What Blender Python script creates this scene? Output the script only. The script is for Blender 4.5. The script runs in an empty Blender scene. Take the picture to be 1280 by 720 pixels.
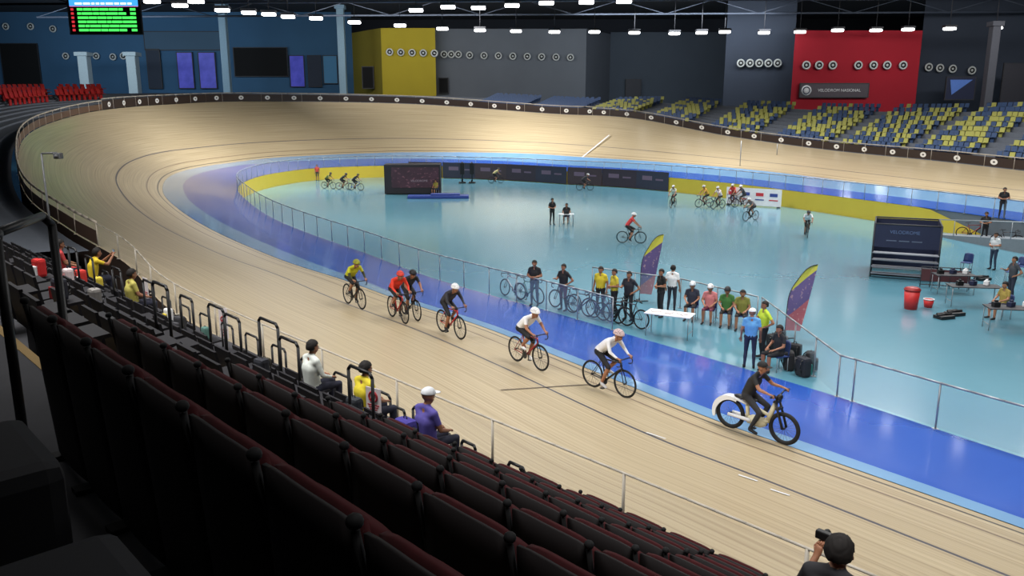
import bpy, bmesh, math, random
from math import sin, cos, pi, radians, atan2, sqrt
from mathutils import Vector, Matrix
from mathutils.bvhtree import BVHTree
random.seed(7)
V=Vector
scene=bpy.context.scene
COL=scene.collection
scene.view_settings.view_transform='Standard'

# ---------------------------------------------------------------- camera
H=7.0; F=1000.0; PITCH=math.atan(.217)
CP=V((0,0,H)); FW=V((0,cos(PITCH),-sin(PITCH))); UP=V((0,sin(PITCH),cos(PITCH))); RT=V((1,0,0))
cam=bpy.data.cameras.new('camera'); cam.sensor_width=36; cam.lens=36*F/1280; cam.clip_end=500; cam.clip_start=.05
camo=bpy.data.objects.new('camera',cam); COL.objects.link(camo); camo.location=CP; camo.rotation_euler=(pi/2-PITCH,0,0)
scene.camera=camo
def ray(x,y): return (FW*F+RT*(x-640)+UP*(360-y)).normalized()
def P(x,y,z=0.0):
    d=ray(x,y); return CP+d*((z-H)/d.z)
def PY(x,y,Y):
    d=ray(x,y); return CP+d*(Y/d.y)
def proj(p):
    d=p-CP; k=d.dot(FW); return (640+F*d.dot(RT)/k, 360-F*d.dot(UP)/k)

# ---------------------------------------------------------------- materials
MC={}
def mat(name,col,rough=.6,metal=0,emit=0,alpha=1,var=.12,scale=6,coat=0):
    if name in MC: return MC[name]
    m=bpy.data.materials.new(name); m.use_nodes=True; nt=m.node_tree; b=nt.nodes['Principled BSDF']
    c=(col[0],col[1],col[2],1)
    if var>0:
        tc=nt.nodes.new('ShaderNodeTexCoord'); nz=nt.nodes.new('ShaderNodeTexNoise'); nz.inputs['Scale'].default_value=scale
        nt.links.new(tc.outputs['Object'],nz.inputs['Vector'])
        mx=nt.nodes.new('ShaderNodeMix'); mx.data_type='RGBA'
        mx.inputs[6].default_value=tuple(x*(1-var) for x in c[:3])+(1,); mx.inputs[7].default_value=tuple(min(1,x*(1+var)) for x in c[:3])+(1,)
        nt.links.new(nz.outputs['Fac'],mx.inputs[0]); nt.links.new(mx.outputs[2],b.inputs['Base Color'])
    else: b.inputs['Base Color'].default_value=c
    b.inputs['Roughness'].default_value=rough; b.inputs['Metallic'].default_value=metal
    if emit>0:
        b.inputs['Emission Color'].default_value=c; b.inputs['Emission Strength'].default_value=emit
    if alpha<1: b.inputs['Alpha'].default_value=alpha
    if coat: b.inputs['Coat Weight'].default_value=coat; b.inputs['Coat Roughness'].default_value=.15
    MC[name]=m; return m
def S(r,g,b):
    f=lambda c:(c/255/12.92 if c/255<=.04045 else ((c/255+.055)/1.055)**2.4)
    return (f(r),f(g),f(b))

def node_mat(name,fn,rough=.5,coat=0,cr_=.1):
    m=bpy.data.materials.new(name); m.use_nodes=True; nt=m.node_tree; b=nt.nodes['Principled BSDF']
    b.inputs['Roughness'].default_value=rough
    if coat: b.inputs['Coat Weight'].default_value=coat; b.inputs['Coat Roughness'].default_value=cr_
    fn(nt,b); MC[name]=m; return m
def math_n(nt,op,a,b_=None,c_=None):
    n=nt.nodes.new('ShaderNodeMath'); n.operation=op
    for i,x in enumerate((a,b_,c_)):
        if x is None: continue
        if isinstance(x,(int,float)): n.inputs[i].default_value=x
        else: nt.links.new(x,n.inputs[i])
    return n.outputs[0]
def mixc(nt,f,a,b):
    n=nt.nodes.new('ShaderNodeMix'); n.data_type='RGBA'
    if isinstance(f,(int,float)): n.inputs[0].default_value=f
    else: nt.links.new(f,n.inputs[0])
    for i,x in ((6,a),(7,b)):
        if isinstance(x,tuple): n.inputs[i].default_value=x[:3]+(1,)
        else: nt.links.new(x,n.inputs[i])
    return n.outputs[2]
def band(nt,u,lo,hi): return math_n(nt,'MULTIPLY',math_n(nt,'GREATER_THAN',u,lo),math_n(nt,'LESS_THAN',u,hi))
def uvs(nt):
    uv=nt.nodes.new('ShaderNodeUVMap'); sp=nt.nodes.new('ShaderNodeSeparateXYZ'); nt.links.new(uv.outputs[0],sp.inputs[0]); return uv.outputs[0],sp.outputs[0],sp.outputs[1]
def noise(nt,vec,sc,scale3=None,detail=3):
    if scale3:
        mp=nt.nodes.new('ShaderNodeMapping'); mp.inputs['Scale'].default_value=scale3; nt.links.new(vec,mp.inputs[0]); vec=mp.outputs[0]
    n=nt.nodes.new('ShaderNodeTexNoise'); n.inputs['Scale'].default_value=sc; n.inputs['Detail'].default_value=detail; nt.links.new(vec,n.inputs['Vector']); return n.outputs['Fac']

def f_deck(nt,b):
    uv,u,v=uvs(nt)
    n1=noise(nt,uv,1.0,(14,.12,1)); n2=noise(nt,uv,.12)
    n1=math_n(nt,'MULTIPLY',math_n(nt,'SUBTRACT',n1,.28),2.2)
    c=mixc(nt,n1,S(166,148,116),S(204,188,154))
    c=mixc(nt,math_n(nt,'MULTIPLY',n2,.35),c,S(160,140,108))
    pl=math_n(nt,'LESS_THAN',math_n(nt,'FRACT',math_n(nt,'MULTIPLY',u,3.6)),.09)
    c=mixc(nt,math_n(nt,'MULTIPLY',pl,.28),c,S(112,94,70))
    c=mixc(nt,math_n(nt,'MULTIPLY',band(nt,u,.28,.37),.85),c,S(40,38,40))
    c=mixc(nt,math_n(nt,'MULTIPLY',band(nt,u,1.0,1.08),.75),c,S(84,56,46))
    c=mixc(nt,math_n(nt,'MULTIPLY',band(nt,u,2.9,3.0),.9),c,S(52,56,76))
    nt.links.new(c,b.inputs['Base Color'])
node_mat('deck_wood',f_deck,.38,.2,.2)
def f_apron(nt,b):
    uv,u,v=uvs(nt)
    n=noise(nt,uv,.6)
    blue=mixc(nt,n,S(34,80,178),S(50,100,200)); lb=mixc(nt,n,S(112,156,200),S(130,176,216))
    c=mixc(nt,math_n(nt,'GREATER_THAN',u,.77),blue,lb)
    nt.links.new(c,b.inputs['Base Color'])
node_mat('apron_paint',f_apron,.22,.8,.09)
def f_floor(nt,b):
    tc=nt.nodes.new('ShaderNodeTexCoord')
    n=noise(nt,tc.outputs['Object'],.15); n2=noise(nt,tc.outputs['Object'],2.5,detail=6)
    c=mixc(nt,n,S(78,132,150),S(100,154,172)); c=mixc(nt,math_n(nt,'MULTIPLY',n2,.18),c,S(66,116,136))
    nt.links.new(c,b.inputs['Base Color'])
node_mat('infield_paint',f_floor,.26,.5,.12)
def f_board(nt,b):
    uv,u,v=uvs(nt)
    fv=math_n(nt,'SUBTRACT',math_n(nt,'MULTIPLY',math_n(nt,'FRACT',math_n(nt,'DIVIDE',u,3.2)),3.2),1.6)
    dz=math_n(nt,'SUBTRACT',v,.5)
    r=math_n(nt,'SQRT',math_n(nt,'ADD',math_n(nt,'MULTIPLY',fv,fv),math_n(nt,'MULTIPLY',dz,dz)))
    c=mixc(nt,band(nt,r,.1,.3),S(46,32,26),S(225,222,215))
    nt.links.new(c,b.inputs['Base Color'])
node_mat('rail_board',f_board,.5)
def f_flag(c1,c2,c3,a1,a2):
    def f(nt,b):
        tc=nt.nodes.new('ShaderNodeTexCoord'); sp=nt.nodes.new('ShaderNodeSeparateXYZ'); nt.links.new(tc.outputs['Object'],sp.inputs[0])
        w=math_n(nt,'ADD',sp.outputs[2],math_n(nt,'MULTIPLY',sp.outputs[0],-.75))
        c=mixc(nt,math_n(nt,'GREATER_THAN',w,a1),c1,c2); c=mixc(nt,math_n(nt,'GREATER_THAN',w,a2),c,c3)
        mk_=noise(nt,tc.outputs['Object'],9.0); c=mixc(nt,math_n(nt,'MULTIPLY',math_n(nt,'GREATER_THAN',mk_,.62),.4),c,S(220,180,170))
        nt.links.new(c,b.inputs['Base Color'])
    return f
node_mat('flag_cloth',f_flag(S(160,90,100),S(96,80,128),S(206,198,70),.6,1.66),.7)
node_mat('flag_cloth_b',f_flag(S(180,96,106),S(104,88,136),S(206,200,80),.7,1.48),.7)

BLACK=mat('black_plastic',S(22,22,24),.45); RUB=mat('tyre_rubber',S(18,18,18),.8); CHROME=mat('brushed_metal',S(170,172,175),.3,.9)
WHITE=mat('white_paint',S(225,226,228),.5); SKIN=mat('skin_tan',S(158,108,80),.55); EYE=mat('dark_eye',S(25,18,15),.3); SHOE=mat('shoe_dark',S(30,30,34),.6)
STEEL=mat('grey_steel',S(150,155,160),.4,.5); GLASS=mat('clear_panel',S(170,195,210),.12,alpha=.22,var=0); GLASSN=mat('clear_panel_thin',S(185,190,195),.2,alpha=.10,var=0)
MAROON=mat('maroon_fabric',S(66,10,15),.95,var=.3,scale=20); SHELL=mat('seat_shell',S(20,12,13),.7); TAN=mat('tan_trim',S(96,48,36),.6)
BLK2=mat('matt_black',S(15,15,17),.8)
DARK=mat('dark_grey',S(44,45,50),.6); NAVY=mat('navy_panel',S(28,36,66),.6); REDP=mat('red_plastic',S(214,48,48),.45); YEL=mat('yellow_plastic',S(186,184,98),.55); BLU=mat('blue_plastic',S(64,88,128),.55)

# ---------------------------------------------------------------- mesh helpers
def smooth(me):
    for p in me.polygons: p.use_smooth=True
def tube(bm,p,q,r1,r2=None,seg=8,m=0,caps=True):
    if r2 is None: r2=r1
    p=V(p); q=V(q); d=q-p; L=d.length
    if L<1e-6: return
    M=Matrix.Translation((p+q)/2)@d.to_track_quat('Z','Y').to_matrix().to_4x4()
    r=bmesh.ops.create_cone(bm,cap_ends=caps,segments=seg,radius1=r1,radius2=r2,depth=L,matrix=M)
    for f in set(f for v in r['verts'] for f in v.link_faces): f.material_index=m; f.smooth=True
def path(bm,pts,r,seg=8,m=0,joints=True):
    for i in range(len(pts)-1):
        tube(bm,pts[i],pts[i+1],r,r,seg,m)
        if joints and i>0: ball(bm,pts[i],(r,r,r),m,1)
def ball(bm,c,s,m=0,sub=2,R=None):
    M=Matrix.Translation(V(c))
    if R is not None: M=M@R.to_4x4()
    M=M@Matrix.Diagonal((s[0],s[1],s[2],1))
    r=bmesh.ops.create_icosphere(bm,subdivisions=sub,radius=1,matrix=M)
    for f in set(f for v in r['verts'] for f in v.link_faces): f.material_index=m; f.smooth=True
def box(bm,c,s,m=0,rz=0,R=None,bev=0):
    M=Matrix.Translation(V(c))@(R.to_4x4() if R is not None else Matrix.Rotation(rz,4,'Z'))@Matrix.Diagonal((s[0],s[1],s[2],1))
    r=bmesh.ops.create_cube(bm,size=1,matrix=M)
    fs=set(f for v in r['verts'] for f in v.link_faces)
    for f in fs: f.material_index=m
    if bev:
        es=list(set(e for f in fs for e in f.edges))
        rr=bmesh.ops.bevel(bm,geom=es,offset=bev,segments=2,affect='EDGES',profile=.6)
        for f in rr['faces']: f.material_index=m
def torus(bm,c,R,r,m=0,axis='Y',n=32,k=8):
    c=V(c); vs=[]
    for i in range(n):
        a=2*pi*i/n; row=[]
        for j in range(k):
            b=2*pi*j/k; rr=R+r*cos(b); h=r*sin(b)
            p={'Y':V((rr*cos(a),h,rr*sin(a))),'Z':V((rr*cos(a),rr*sin(a),h)),'X':V((h,rr*cos(a),rr*sin(a)))}[axis]
            row.append(bm.verts.new(c+p))
        vs.append(row)
    for i in range(n):
        for j in range(k):
            f=bm.faces.new((vs[i][j],vs[(i+1)%n][j],vs[(i+1)%n][(j+1)%k],vs[i][(j+1)%k])); f.material_index=m; f.smooth=True
def me_of(bm,name,mats):
    bmesh.ops.recalc_face_normals(bm,faces=bm.faces[:])
    me=bpy.data.meshes.new(name); bm.to_mesh(me); bm.free()
    for m in mats: me.materials.append(m)
    return me
def mk(name,me,parent=None,loc=None,rz=None):
    o=bpy.data.objects.new(name,me); COL.objects.link(o)
    if parent is not None: o.parent=parent
    if loc is not None: o.location=loc
    if rz is not None: o.rotation_euler=(0,0,rz)
    return o
def bpart(name,c,s,m,parent,bev=0):
    bm=bmesh.new(); box(bm,(0,0,0),s,0,bev=bev); return mk(name,me_of(bm,name,[m]),parent,c)
def empty(name,loc=(0,0,0),rz=0):
    o=bpy.data.objects.new(name,None); o.empty_display_size=.1; COL.objects.link(o); o.location=loc; o.rotation_euler=(0,0,rz); return o
def tag(o,label,cat,group=None,kind=None):
    o['label']=label; o['category']=cat
    if group: o['group']=group
    if kind: o['kind']=kind
    return o
def struct(o): o['kind']='structure'; return o
def text_mesh(s,size,m,name='lettering'):
    cu=bpy.data.curves.new(name,'FONT'); cu.body=s; cu.size=size; cu.align_x='CENTER'; cu.align_y='CENTER'; cu.extrude=.004
    o=bpy.data.objects.new('tmp',cu); COL.objects.link(o); dg=bpy.context.evaluated_depsgraph_get()
    me=bpy.data.meshes.new_from_object(o.evaluated_get(dg)); bpy.data.objects.remove(o)
    me.materials.clear(); me.materials.append(m); return me

# ---------------------------------------------------------------- track
ST=[ # I, B, O
((24.1,-1.4,0),(20.7,-4.1,.4),(17.8,-8.4,1.9)),
((20.0,3.9,0),(16.6,1.2,.4),(13.2,-3.5,1.9)),
((15.9,8.9,0),(12.5,6.5,.4),(8.6,1.4,1.9)),
((11.4,14.5,0),(8.33,11.9,.4),(3.9,6.4,1.9)),
((8.6,18.7,0),(5.9,14.9,.4),(1.5,8.97,1.9)),
((7.0,20.9,0),(4.3,16.9,.4),(-.4,11.0,1.9)),
((3.6,25.3,0),(1.33,21.3,.4),(-3.3,14.1,1.92)),
((1.3,28.3,0),(-1.02,24.7,.4),(-6.2,17.2,1.95)),
((-1.4,31.6,0),(-4.04,28.1,.45),(-9.1,20.4,2.1)),
((-4.2,35,.08),(-6.7,31.2,.55),(-12.3,25.0,2.4)),
((-7.2,38.9,.3),(-10.1,34.4,.8),(-16.2,29.2,2.8)),
((-11.6,44.3,.6),(-14.9,40,1.2),(-21.4,35.4,3.4)),
((-15.2,49.6,.85),(-19.3,46.3,1.6),(-26,42.5,4.4)),
((-18.8,56.6,1.1),(-23.5,54,1.9),(-30.5,51,5.6)),
((-22.2,65,1.2),(-27.3,64,2.1),(-34.7,62,6.46)),
((-23.6,73.5,1.3),(-29.4,74,2.1),(-37,74,7.36)),
((-23.3,81,1.3),(-29.1,84,2.1),(-36.5,86.5,8.0)),
((-20.8,88,1.3),(-25.5,91.5,2.3),(-31,97.5,8.5)),
((-13.5,91.8,1.3),(-13,97.5,2.7),(-13,105,8.3)),
((-2.5,88.5,1.3),(1,93.5,3.0),(4.5,100,7.1)),
((5,83,1.3),(8.5,88,3.0),(13.5,93.5,6.6)),
((12.3,77.3,1.3),(16.5,81,2.75),(22.5,85.5,4.8)),
((18.2,68.7,1.3),(23,72,2.5),(29.5,76,3.75)),
((22,59.7,1.3),(27,62,2.3),(34,65,3.35)),
((24.9,52.2,1.3),(30,54,2.2),(37.2,56.5,3.0)),
((27.3,44.8,1.3),(32.5,46,2.2),(39.8,48,2.95)),
((28.8,37.5,1.3),(34,38,2.2),(41.5,39,2.95)),
((29.5,29,1.3),(34.7,29,2.2),(42.5,29,2.95))]
ST=[(i,(tuple(V(b).lerp(V(i),min(.28,.1*(k-17)))) if k>17 else b),o) for k,(i,b,o) in enumerate(ST)]
NS=len(ST)
def cr(k,u):
    u=max(0,min(NS-1.0001,u)); i=int(u); t=u-i
    g=lambda j:V(ST[max(0,min(NS-1,j))][k])
    a,b,c,d=g(i-1),g(i),g(i+1),g(i+2)
    return .5*((2*b)+(c-a)*t+(2*a-5*b+4*c-d)*t*t+(3*b-a-3*c+d)*t**3)
def outn(u):
    n=cr(2,u)-cr(1,u); n.z=0
    t=cr(2,u+.05)-cr(2,u-.05); t.z=0; t.normalize(); p=V((t.y,-t.x,0))
    if p.dot(n)<0: p=-p
    return p,t
SUB=8; US=[i/SUB for i in range((NS-1)*SUB+1)]
def loft(fnrow,name,mats,ufn,us=US):
    bm=bmesh.new(); uvl=bm.loops.layers.uv.new('UVMap'); rows=[];uvr=[]; L=0; prev=None
    for u in us:
        r=fnrow(u); mid=r[len(r)//2]
        if prev is not None: L+=(mid-prev).length
        prev=mid
        rows.append([bm.verts.new(p) for p in r]); uvr.append([ufn(u,j,r,L) for j in range(len(r))])
    for i in range(len(rows)-1):
        for j in range(len(rows[0])-1):
            f=bm.faces.new((rows[i][j],rows[i][j+1],rows[i+1][j+1],rows[i+1][j])); f.smooth=True
            for l,(a,b) in zip(f.loops,((i,j),(i,j+1),(i+1,j+1),(i+1,j))): l[uvl].uv=uvr[a][b]
    me=bpy.data.meshes.new(name); bm.to_mesh(me); bm.free()
    for m in mats: me.materials.append(m)
    return me
def row_deck(u):
    b,o=cr(1,u),cr(2,u); return [b.lerp(o,j/8)+V((0,0,-.25*sin(pi*j/8)*min(1,max(0,(o.z-b.z-1.6)/3)))) for j in range(9)]
def row_apr(u):
    i,b=cr(0,u),cr(1,u); return [i.lerp(b,j/4)+V((0,0,.012)) for j in range(5)]
def lbs(u):
    if u<8: return .87
    if u<11: return .87+.16*(u-8)/3
    if u<16: return 1.03
    return min(1.9,1.03+.22*(u-16))
me_deck=loft(row_deck,'track_deck',[MC['deck_wood']],lambda u,j,r,L:((r[j]-r[0]).length,L))
me_apr=loft(row_apr,'track_apron',[MC['apron_paint']],lambda u,j,r,L:(j/4*lbs(u),L))
o=mk('cycling_track',me_deck); tag(o,'banked pale timber velodrome riding surface with thin painted lines','cycling track')
o=mk('track_apron',me_apr); tag(o,'glossy blue painted safety band with light blue strip beside timber track','safety zone')
bm=bmesh.new(); vs=[bm.verts.new(p) for p in ((-90,-20,0),(90,-20,0),(90,140,0),(-90,140,0))]; bm.faces.new(vs)
me_fl=me_of(bm,'floor',[MC['infield_paint']]); struct(mk('floor',me_fl))
vv=[];ff=[]
for me in (me_deck,me_apr,me_fl):
    o0=len(vv); vv+= [v.co.copy() for v in me.vertices]; ff+=[[o0+i for i in p.vertices] for p in me.polygons]
BVH=BVHTree.FromPolygons(vv,ff)
def hit(x,y):
    r=BVH.ray_cast(CP,ray(x,y)); return r[0]
def drop(p):
    r=BVH.ray_cast(V((p[0],p[1],12)),V((0,0,-1))); return r[0]
me=loft(lambda u:[cr(2,u)*1+V((0,0,-cr(2,u).z)),cr(2,u)],'skirt',[mat('skirt_brown',S(58,40,30),.7)],lambda u,j,r,L:(L,j))
tag(mk('track_skirt',me),'dark brown panelled outer face beneath banked timber track','track edge')
def tap(u): return 1 if u<24.35 else max(.02,1-(u-24.35)/.65)
wl=lambda u:[V((cr(0,u).x,cr(0,u).y,0)),V((cr(0,u).x,cr(0,u).y,cr(0,u).z*tap(u)))]
me=loft(wl,'wall_infield',[mat('infield_yellow',S(204,180,56),.6,var=.06,scale=1)],lambda u,j,r,L:(L,j),[u for u in US if 9<=u<=25])
struct(mk('wall_infield',me))
def wl2(u):
    n=outn(u)[0]*.04; return [V((cr(0,u).x,cr(0,u).y,0))+n,cr(0,u)+n]
me=loft(wl2,'wall_infield_grey',[mat('infield_greywall',S(96,106,114),.7,var=.06,scale=1)],lambda u,j,r,L:(L,j),[u for u in US if 24.25<=u<=26.9])
struct(mk('wall_infield_grey',me))
def stripe(u,w,cols,label,f0,f1):
    bm=bmesh.new(); n=8; t=outn(u)[1]
    a=[cr(1,u).lerp(cr(2,u),f0+(f1-f0)*i/n) for i in range(n+1)]
    up=V((0,0,.012))
    for i in range(n):
        f=bm.faces.new([bm.verts.new(p) for p in (a[i]-t*w+up,a[i]+t*w+up,a[i+1]+t*w+up,a[i+1]-t*w+up)])
    tag(mk('track_line',me_of(bm,'line',[cols])),label,'track marking')
stripe(20.0,.10,WHITE,'white finish line painted across timber track',.0,.55)
bm=bmesh.new(); a=hit(626,488); b=hit(735,481); d=(b-a).normalized(); s=V((-d.y,d.x,0))*.025
n=10
for i in range(n):
    p=drop(a.lerp(b,i/n))+V((0,0,.012)); q=drop(a.lerp(b,(i+1)/n))+V((0,0,.012)); bm.faces.new([bm.verts.new(k) for k in (p-s,q-s,q+s,p+s)])
tag(mk('track_line',me_of(bm,'line',[mat('line_dark',S(96,84,70),.6)])),'thin dark line painted across timber track','track marking')
for (x,y) in ((935,598),(975,616),(820,545)):
    a=hit(x-12,y-4); b=hit(x+12,y+4); d=(b-a).normalized(); s=V((-d.y,d.x,0))*.03; bm=bmesh.new(); up=V((0,0,.012))
    bm.faces.new([bm.verts.new(drop(k)+up) for k in (a-s,b-s,b+s,a+s)]); tag(mk('track_line',me_of(bm,'mark',[WHITE])),'short white mark painted on timber track','track marking')

# ---------------------------------------------------------------- railings
def arc_pts(k,u0,u1,step):
    out=[];L=0;prev=cr(k,u0);nxt=0;u=u0
    while u<=u1:
        p=cr(k,u); L+=(p-prev).length; prev=p
        if L>=nxt: out.append((u,p.copy())); nxt+=step
        u+=.01
    return out
def railing(fpos,us,hgt,pts,pm,railr,label,railmat,name='railing',panel_lo=.06,panel_hi=None):
    root=empty(name,pts[0]); base=V(pts[0]); tag(root,label,'fence')
    hi=panel_hi or hgt-.05
    me=loft(lambda u:[fpos(u)-base+V((0,0,panel_lo)),fpos(u)-base+V((0,0,hi))],'panel',[pm],lambda u,j,r,L:(L,j),us); mk('fence_panel',me,root)
    bm=bmesh.new(); pp=[fpos(u)-base+V((0,0,hgt)) for u in us]
    for i in range(len(pp)-1): tube(bm,pp[i],pp[i+1],railr,railr,6)
    mk('handrail',me_of(bm,'handrail',[railmat]),root)
    bm=bmesh.new(); tube(bm,(0,0,-.02),(0,0,hgt),.022,.022,6); box(bm,(0,0,.01),(.12,.12,.02)); pme=me_of(bm,'post',[railmat])
    for p in pts: mk('post',pme,root,V(p)-base)
    return root
rg=lambda a,b,s=.125:[a+i*(b-a)/max(1,int((b-a)/s)) for i in range(max(1,int((b-a)/s))+1)]
fI=lambda u:cr(0,u); fO=lambda u:cr(2,u)
def segrail(pts,hgt,pm,rr,label,rm,step=2.0,hi=None):
    n=len(pts)-1
    def fp(u):
        i=min(int(u),n-1); return V(pts[i]).lerp(V(pts[i+1]),u-i)
    pp=[]
    for i in range(n):
        L=(V(pts[i+1])-V(pts[i])).length; k=max(1,round(L/step)); pp+=[V(pts[i]).lerp(V(pts[i+1]),j/k) for j in range(k)]
    pp.append(V(pts[-1]))
    return railing(fp,[i/4 for i in range(4*n+1)],hgt,pp,pm,rr,label,rm,panel_hi=hi)
railing(fI,rg(6.1,14),1.1,[p for u,p in arc_pts(0,6.1,14,1.7)],GLASS,.028,'clear panelled safety fence with metal posts beside blue band',STEEL)
railing(fI,rg(14,25.7),1.1,[p for u,p in arc_pts(0,14,25.7,2.0)],mat('mesh_panel',S(150,165,175),.4,alpha=.25,var=0),.04,'low panel fence on yellow wall around infield',STEEL)
railing(fI,rg(1,4.2),1.1,[p for u,p in arc_pts(0,1,4.2,2.1)],GLASS,.028,'clear panelled safety fence with metal posts beside blue band',STEEL)
c1=P(950,412); c0=cr(0,4.2)
segrail([c0,c0.lerp(c1,.5),c1],1.1,GLASS,.028,'clear panelled fence returning into infield beside bags',STEEL)
segrail([c1+V((-.1,.1,0)),P(850,385),P(740,368)],1.1,GLASS,.028,'clear panelled fence behind waiting riders',STEEL)
BROWN=mat('rail_brown',S(92,66,48),.5)
railing(fO,rg(0,9.5),.8,[p for u,p in arc_pts(2,0,9.5,2.4)],GLASSN,.018,'clear balustrade with pale handrail along timber track',mat('pale_rail',S(190,182,168),.5,.0))
railing(fO,rg(9.5,15),.85,[p for u,p in arc_pts(2,9.5,15,2.4)],BROWN,.05,'brown balustrade with pale handrail around banked bend',mat('pale_rail2',S(205,192,174),.5,0),panel_hi=.55)
railing(fO,rg(15,19.5),1.0,[p for u,p in arc_pts(2,15,19.5,2.4)],MC['rail_board'],.055,'dark balustrade boards with repeated round white emblems',mat('pale_rail3',S(176,168,156),.5,0),panel_hi=.84)
railing(fO,rg(19.5,26.9),.88,[p for u,p in arc_pts(2,19.5,26.9,2.4)],MC['rail_board'],.045,'dark balustrade boards with repeated round white emblems',MC['pale_rail3'],panel_hi=.74)

# ---------------------------------------------------------------- near grandstand
E=V((.683,-.73,0)); N=V((.73,.683,0)).normalized(); E.normalize()
def NT(n,t,z): return N*n-E*t+V((0,0,z))
RZN=atan2(N.y,N.x)
RN=[.97,1.70,2.40,3.07,3.72,4.35,4.96,5.55]; KL=7
def floorz(k): return 7-(.9+.595*(RN[k]-.97))-.85
bm=bmesh.new()
def tierbox(bm,n0,n1,t0,t1,z0,z1,m=0):
    c=NT((n0+n1)/2,(t0+t1)/2,(z0+z1)/2); box(bm,c,(abs(n1-n0),abs(t1-t0),z1-z0),m,RZN)
pv=.52
for k in range(8):
    n=RN[k]; tierbox(bm,pv,n+.34,-4,27,.0,floorz(k)); tierbox(bm,n+.28,n+.345,-4,27,floorz(k)-.04,floorz(k)+.005,1); pv=n+.34
tierbox(bm,pv,6.85,-4,27,0,2.25)
tierbox(bm,-3,.52,-4,27,0,5.15,2)
tag(mk('grandstand_terrace',me_of(bm,'terrace',[mat('dark_concrete',S(62,62,66),.9),mat('nosing_strip',S(140,112,56),.7),mat('very_dark_concrete',S(38,38,42),.95)])),'dark stepped concrete grandstand terrace with yellow step edges','grandstand')
bm=bmesh.new()
for k in range(7):
    n=RN[k]; zz=(floorz(k)+floorz(k+1))/2
    tierbox(bm,n+.345,n+.58,5.75,6.75,floorz(k+1)+.004,zz); tierbox(bm,n+.54,n+.585,5.75,6.75,zz-.02,zz+.005,1)
tag(mk('stair_flight',me_of(bm,'stairs',[MC['dark_concrete'],MC['nosing_strip']])),'concrete stair flight with yellow edges between seat blocks','stairs')
def curved_panel(bm,w,h,th,x0,lean,m,curve=.04,rnd=.12):
    nu,nv=8,6; fr=[];bk=[]
    for j in range(nv+1):
        a=[];b=[]
        for i in range(nu+1):
            s=-1+2*i/nu; v=j/nv
            ww=w/2*(1-rnd*(v**4)); y=s*ww; z=h*v
            z-= .3*rnd*(abs(s)**4)*(v>0.9)
            x=x0+lean*v+curve*s*s
            a.append(bm.verts.new((x+th/2,y,z))); b.append(bm.verts.new((x-th/2,y,z)))
        fr.append(a);bk.append(b)
    def q(a,b,c,d,mm):
        f=bm.faces.new((a,b,c,d)); f.material_index=mm; f.smooth=True
    for j in range(nv):
        for i in range(nu):
            q(fr[j][i],fr[j][i+1],fr[j+1][i+1],fr[j+1][i],m); q(bk[j][i],bk[j+1][i],bk[j+1][i+1],bk[j][i+1],m)
        q(fr[j][0],fr[j+1][0],bk[j+1][0],bk[j][0],m); q(fr[j][nu],bk[j][nu],bk[j+1][nu],fr[j+1][nu],m)
    for i in range(nu):
        q(fr[nv][i],fr[nv][i+1],bk[nv][i+1],bk[nv][i],m); q(fr[0][i],bk[0][i],bk[0][i+1],fr[0][i+1],m)
bm=bmesh.new(); curved_panel(bm,.475,.80,.014,-.040,-.055,0,.010,.04)
for v in bm.verts: v.co.z+=.04
sh=me_of(bm,'shell',[SHELL])
bm=bmesh.new(); curved_panel(bm,.45,.47,.022,-.021,-.04,0,.010,.06)
for v in bm.verts: v.co.z+=.37
cu=me_of(bm,'cushion',[MAROON])
bm=bmesh.new(); curved_panel(bm,.43,.34,.04,.035,-.02,0,.004,.05)
for v in bm.verts: v.co.z+=.42
pan=me_of(bm,'pan',[MAROON])
bm=bmesh.new(); box(bm,(.0,.25,.3),(.05,.022,.6)); box(bm,(.045,.25,.62),(.2,.032,.022),bev=.008); tube(bm,(-.05,.25,.55),(-.10,.25,.83),.012,.012); ball(bm,(-.10,.25,.852),(.022,.022,.02)); box(bm,(0,.25,.012),(.2,.08,.024))
arm=me_of(bm,'support',[BLK2])
bm=bmesh.new(); box(bm,(.045,.25,.637),(.16,.028,.010)); trm=me_of(bm,'trim',[TAN])
def near_seat(n,t,z,tr):
    e=empty('folding_seat',NT(n,t,z),RZN)
    tag(e,'folded maroon upholstered stadium seat in a tiered row','seat','tip-up seats on the near grandstand')
    mk('backrest',sh,e); mk('back_cushion',cu,e); mk('seat_cushion',pan,e); mk('armrest',arm,e)
    if tr: mk('arm_pad',trm,e)
for k in range(8):
    n=RN[k]; t=.7+.27*k
    while t<(4.6,5.5,5.5,5.5,5.4,5.3,5.1,4.7)[k]:
        near_seat(n,t,floorz(k),k>1); t+=.5
def bucket(name,m):
    bm=bmesh.new()
    prof=[(.24,.40),(.22,.43),(-.12,.40),(-.19,.44),(-.25,.78),(-.28,.78),(-.235,.42),(-.16,.36)]
    L=[[bm.verts.new((x,y,z)) for (x,z) in prof] for y in (-.22,.22)]
    n=len(prof)
    for i in range(n): bm.faces.new((L[0][i],L[0][(i+1)%n],L[1][(i+1)%n],L[1][i]))
    bm.faces.new(L[0]); bm.faces.new(L[1])
    box(bm,(-.05,0,.19),(.06,.3,.38))
    return me_of(bm,name,[m])
SG1=bucket('bucket_dark',mat('seat_charcoal',S(30,28,33),.6))
def pseat(n,t,z):
    q=mk('plastic_seat',SG1,None,NT(n,t,z),RZN); tag(q,'charcoal plastic bucket seat on concrete grandstand step','seat','charcoal seats on the near grandstand')
skip=random.Random(5)
res=[(3,14.5),(4,15.5),(5,17.2),(6,13.8),(3,11.6),(6,18.3),(2,10.5),(7,16),(6,20),(7,14.2),(5,9.4),(6,10.6),(6,8.2),(6,16.4),(5,18.9),(6,21.5)]
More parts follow.
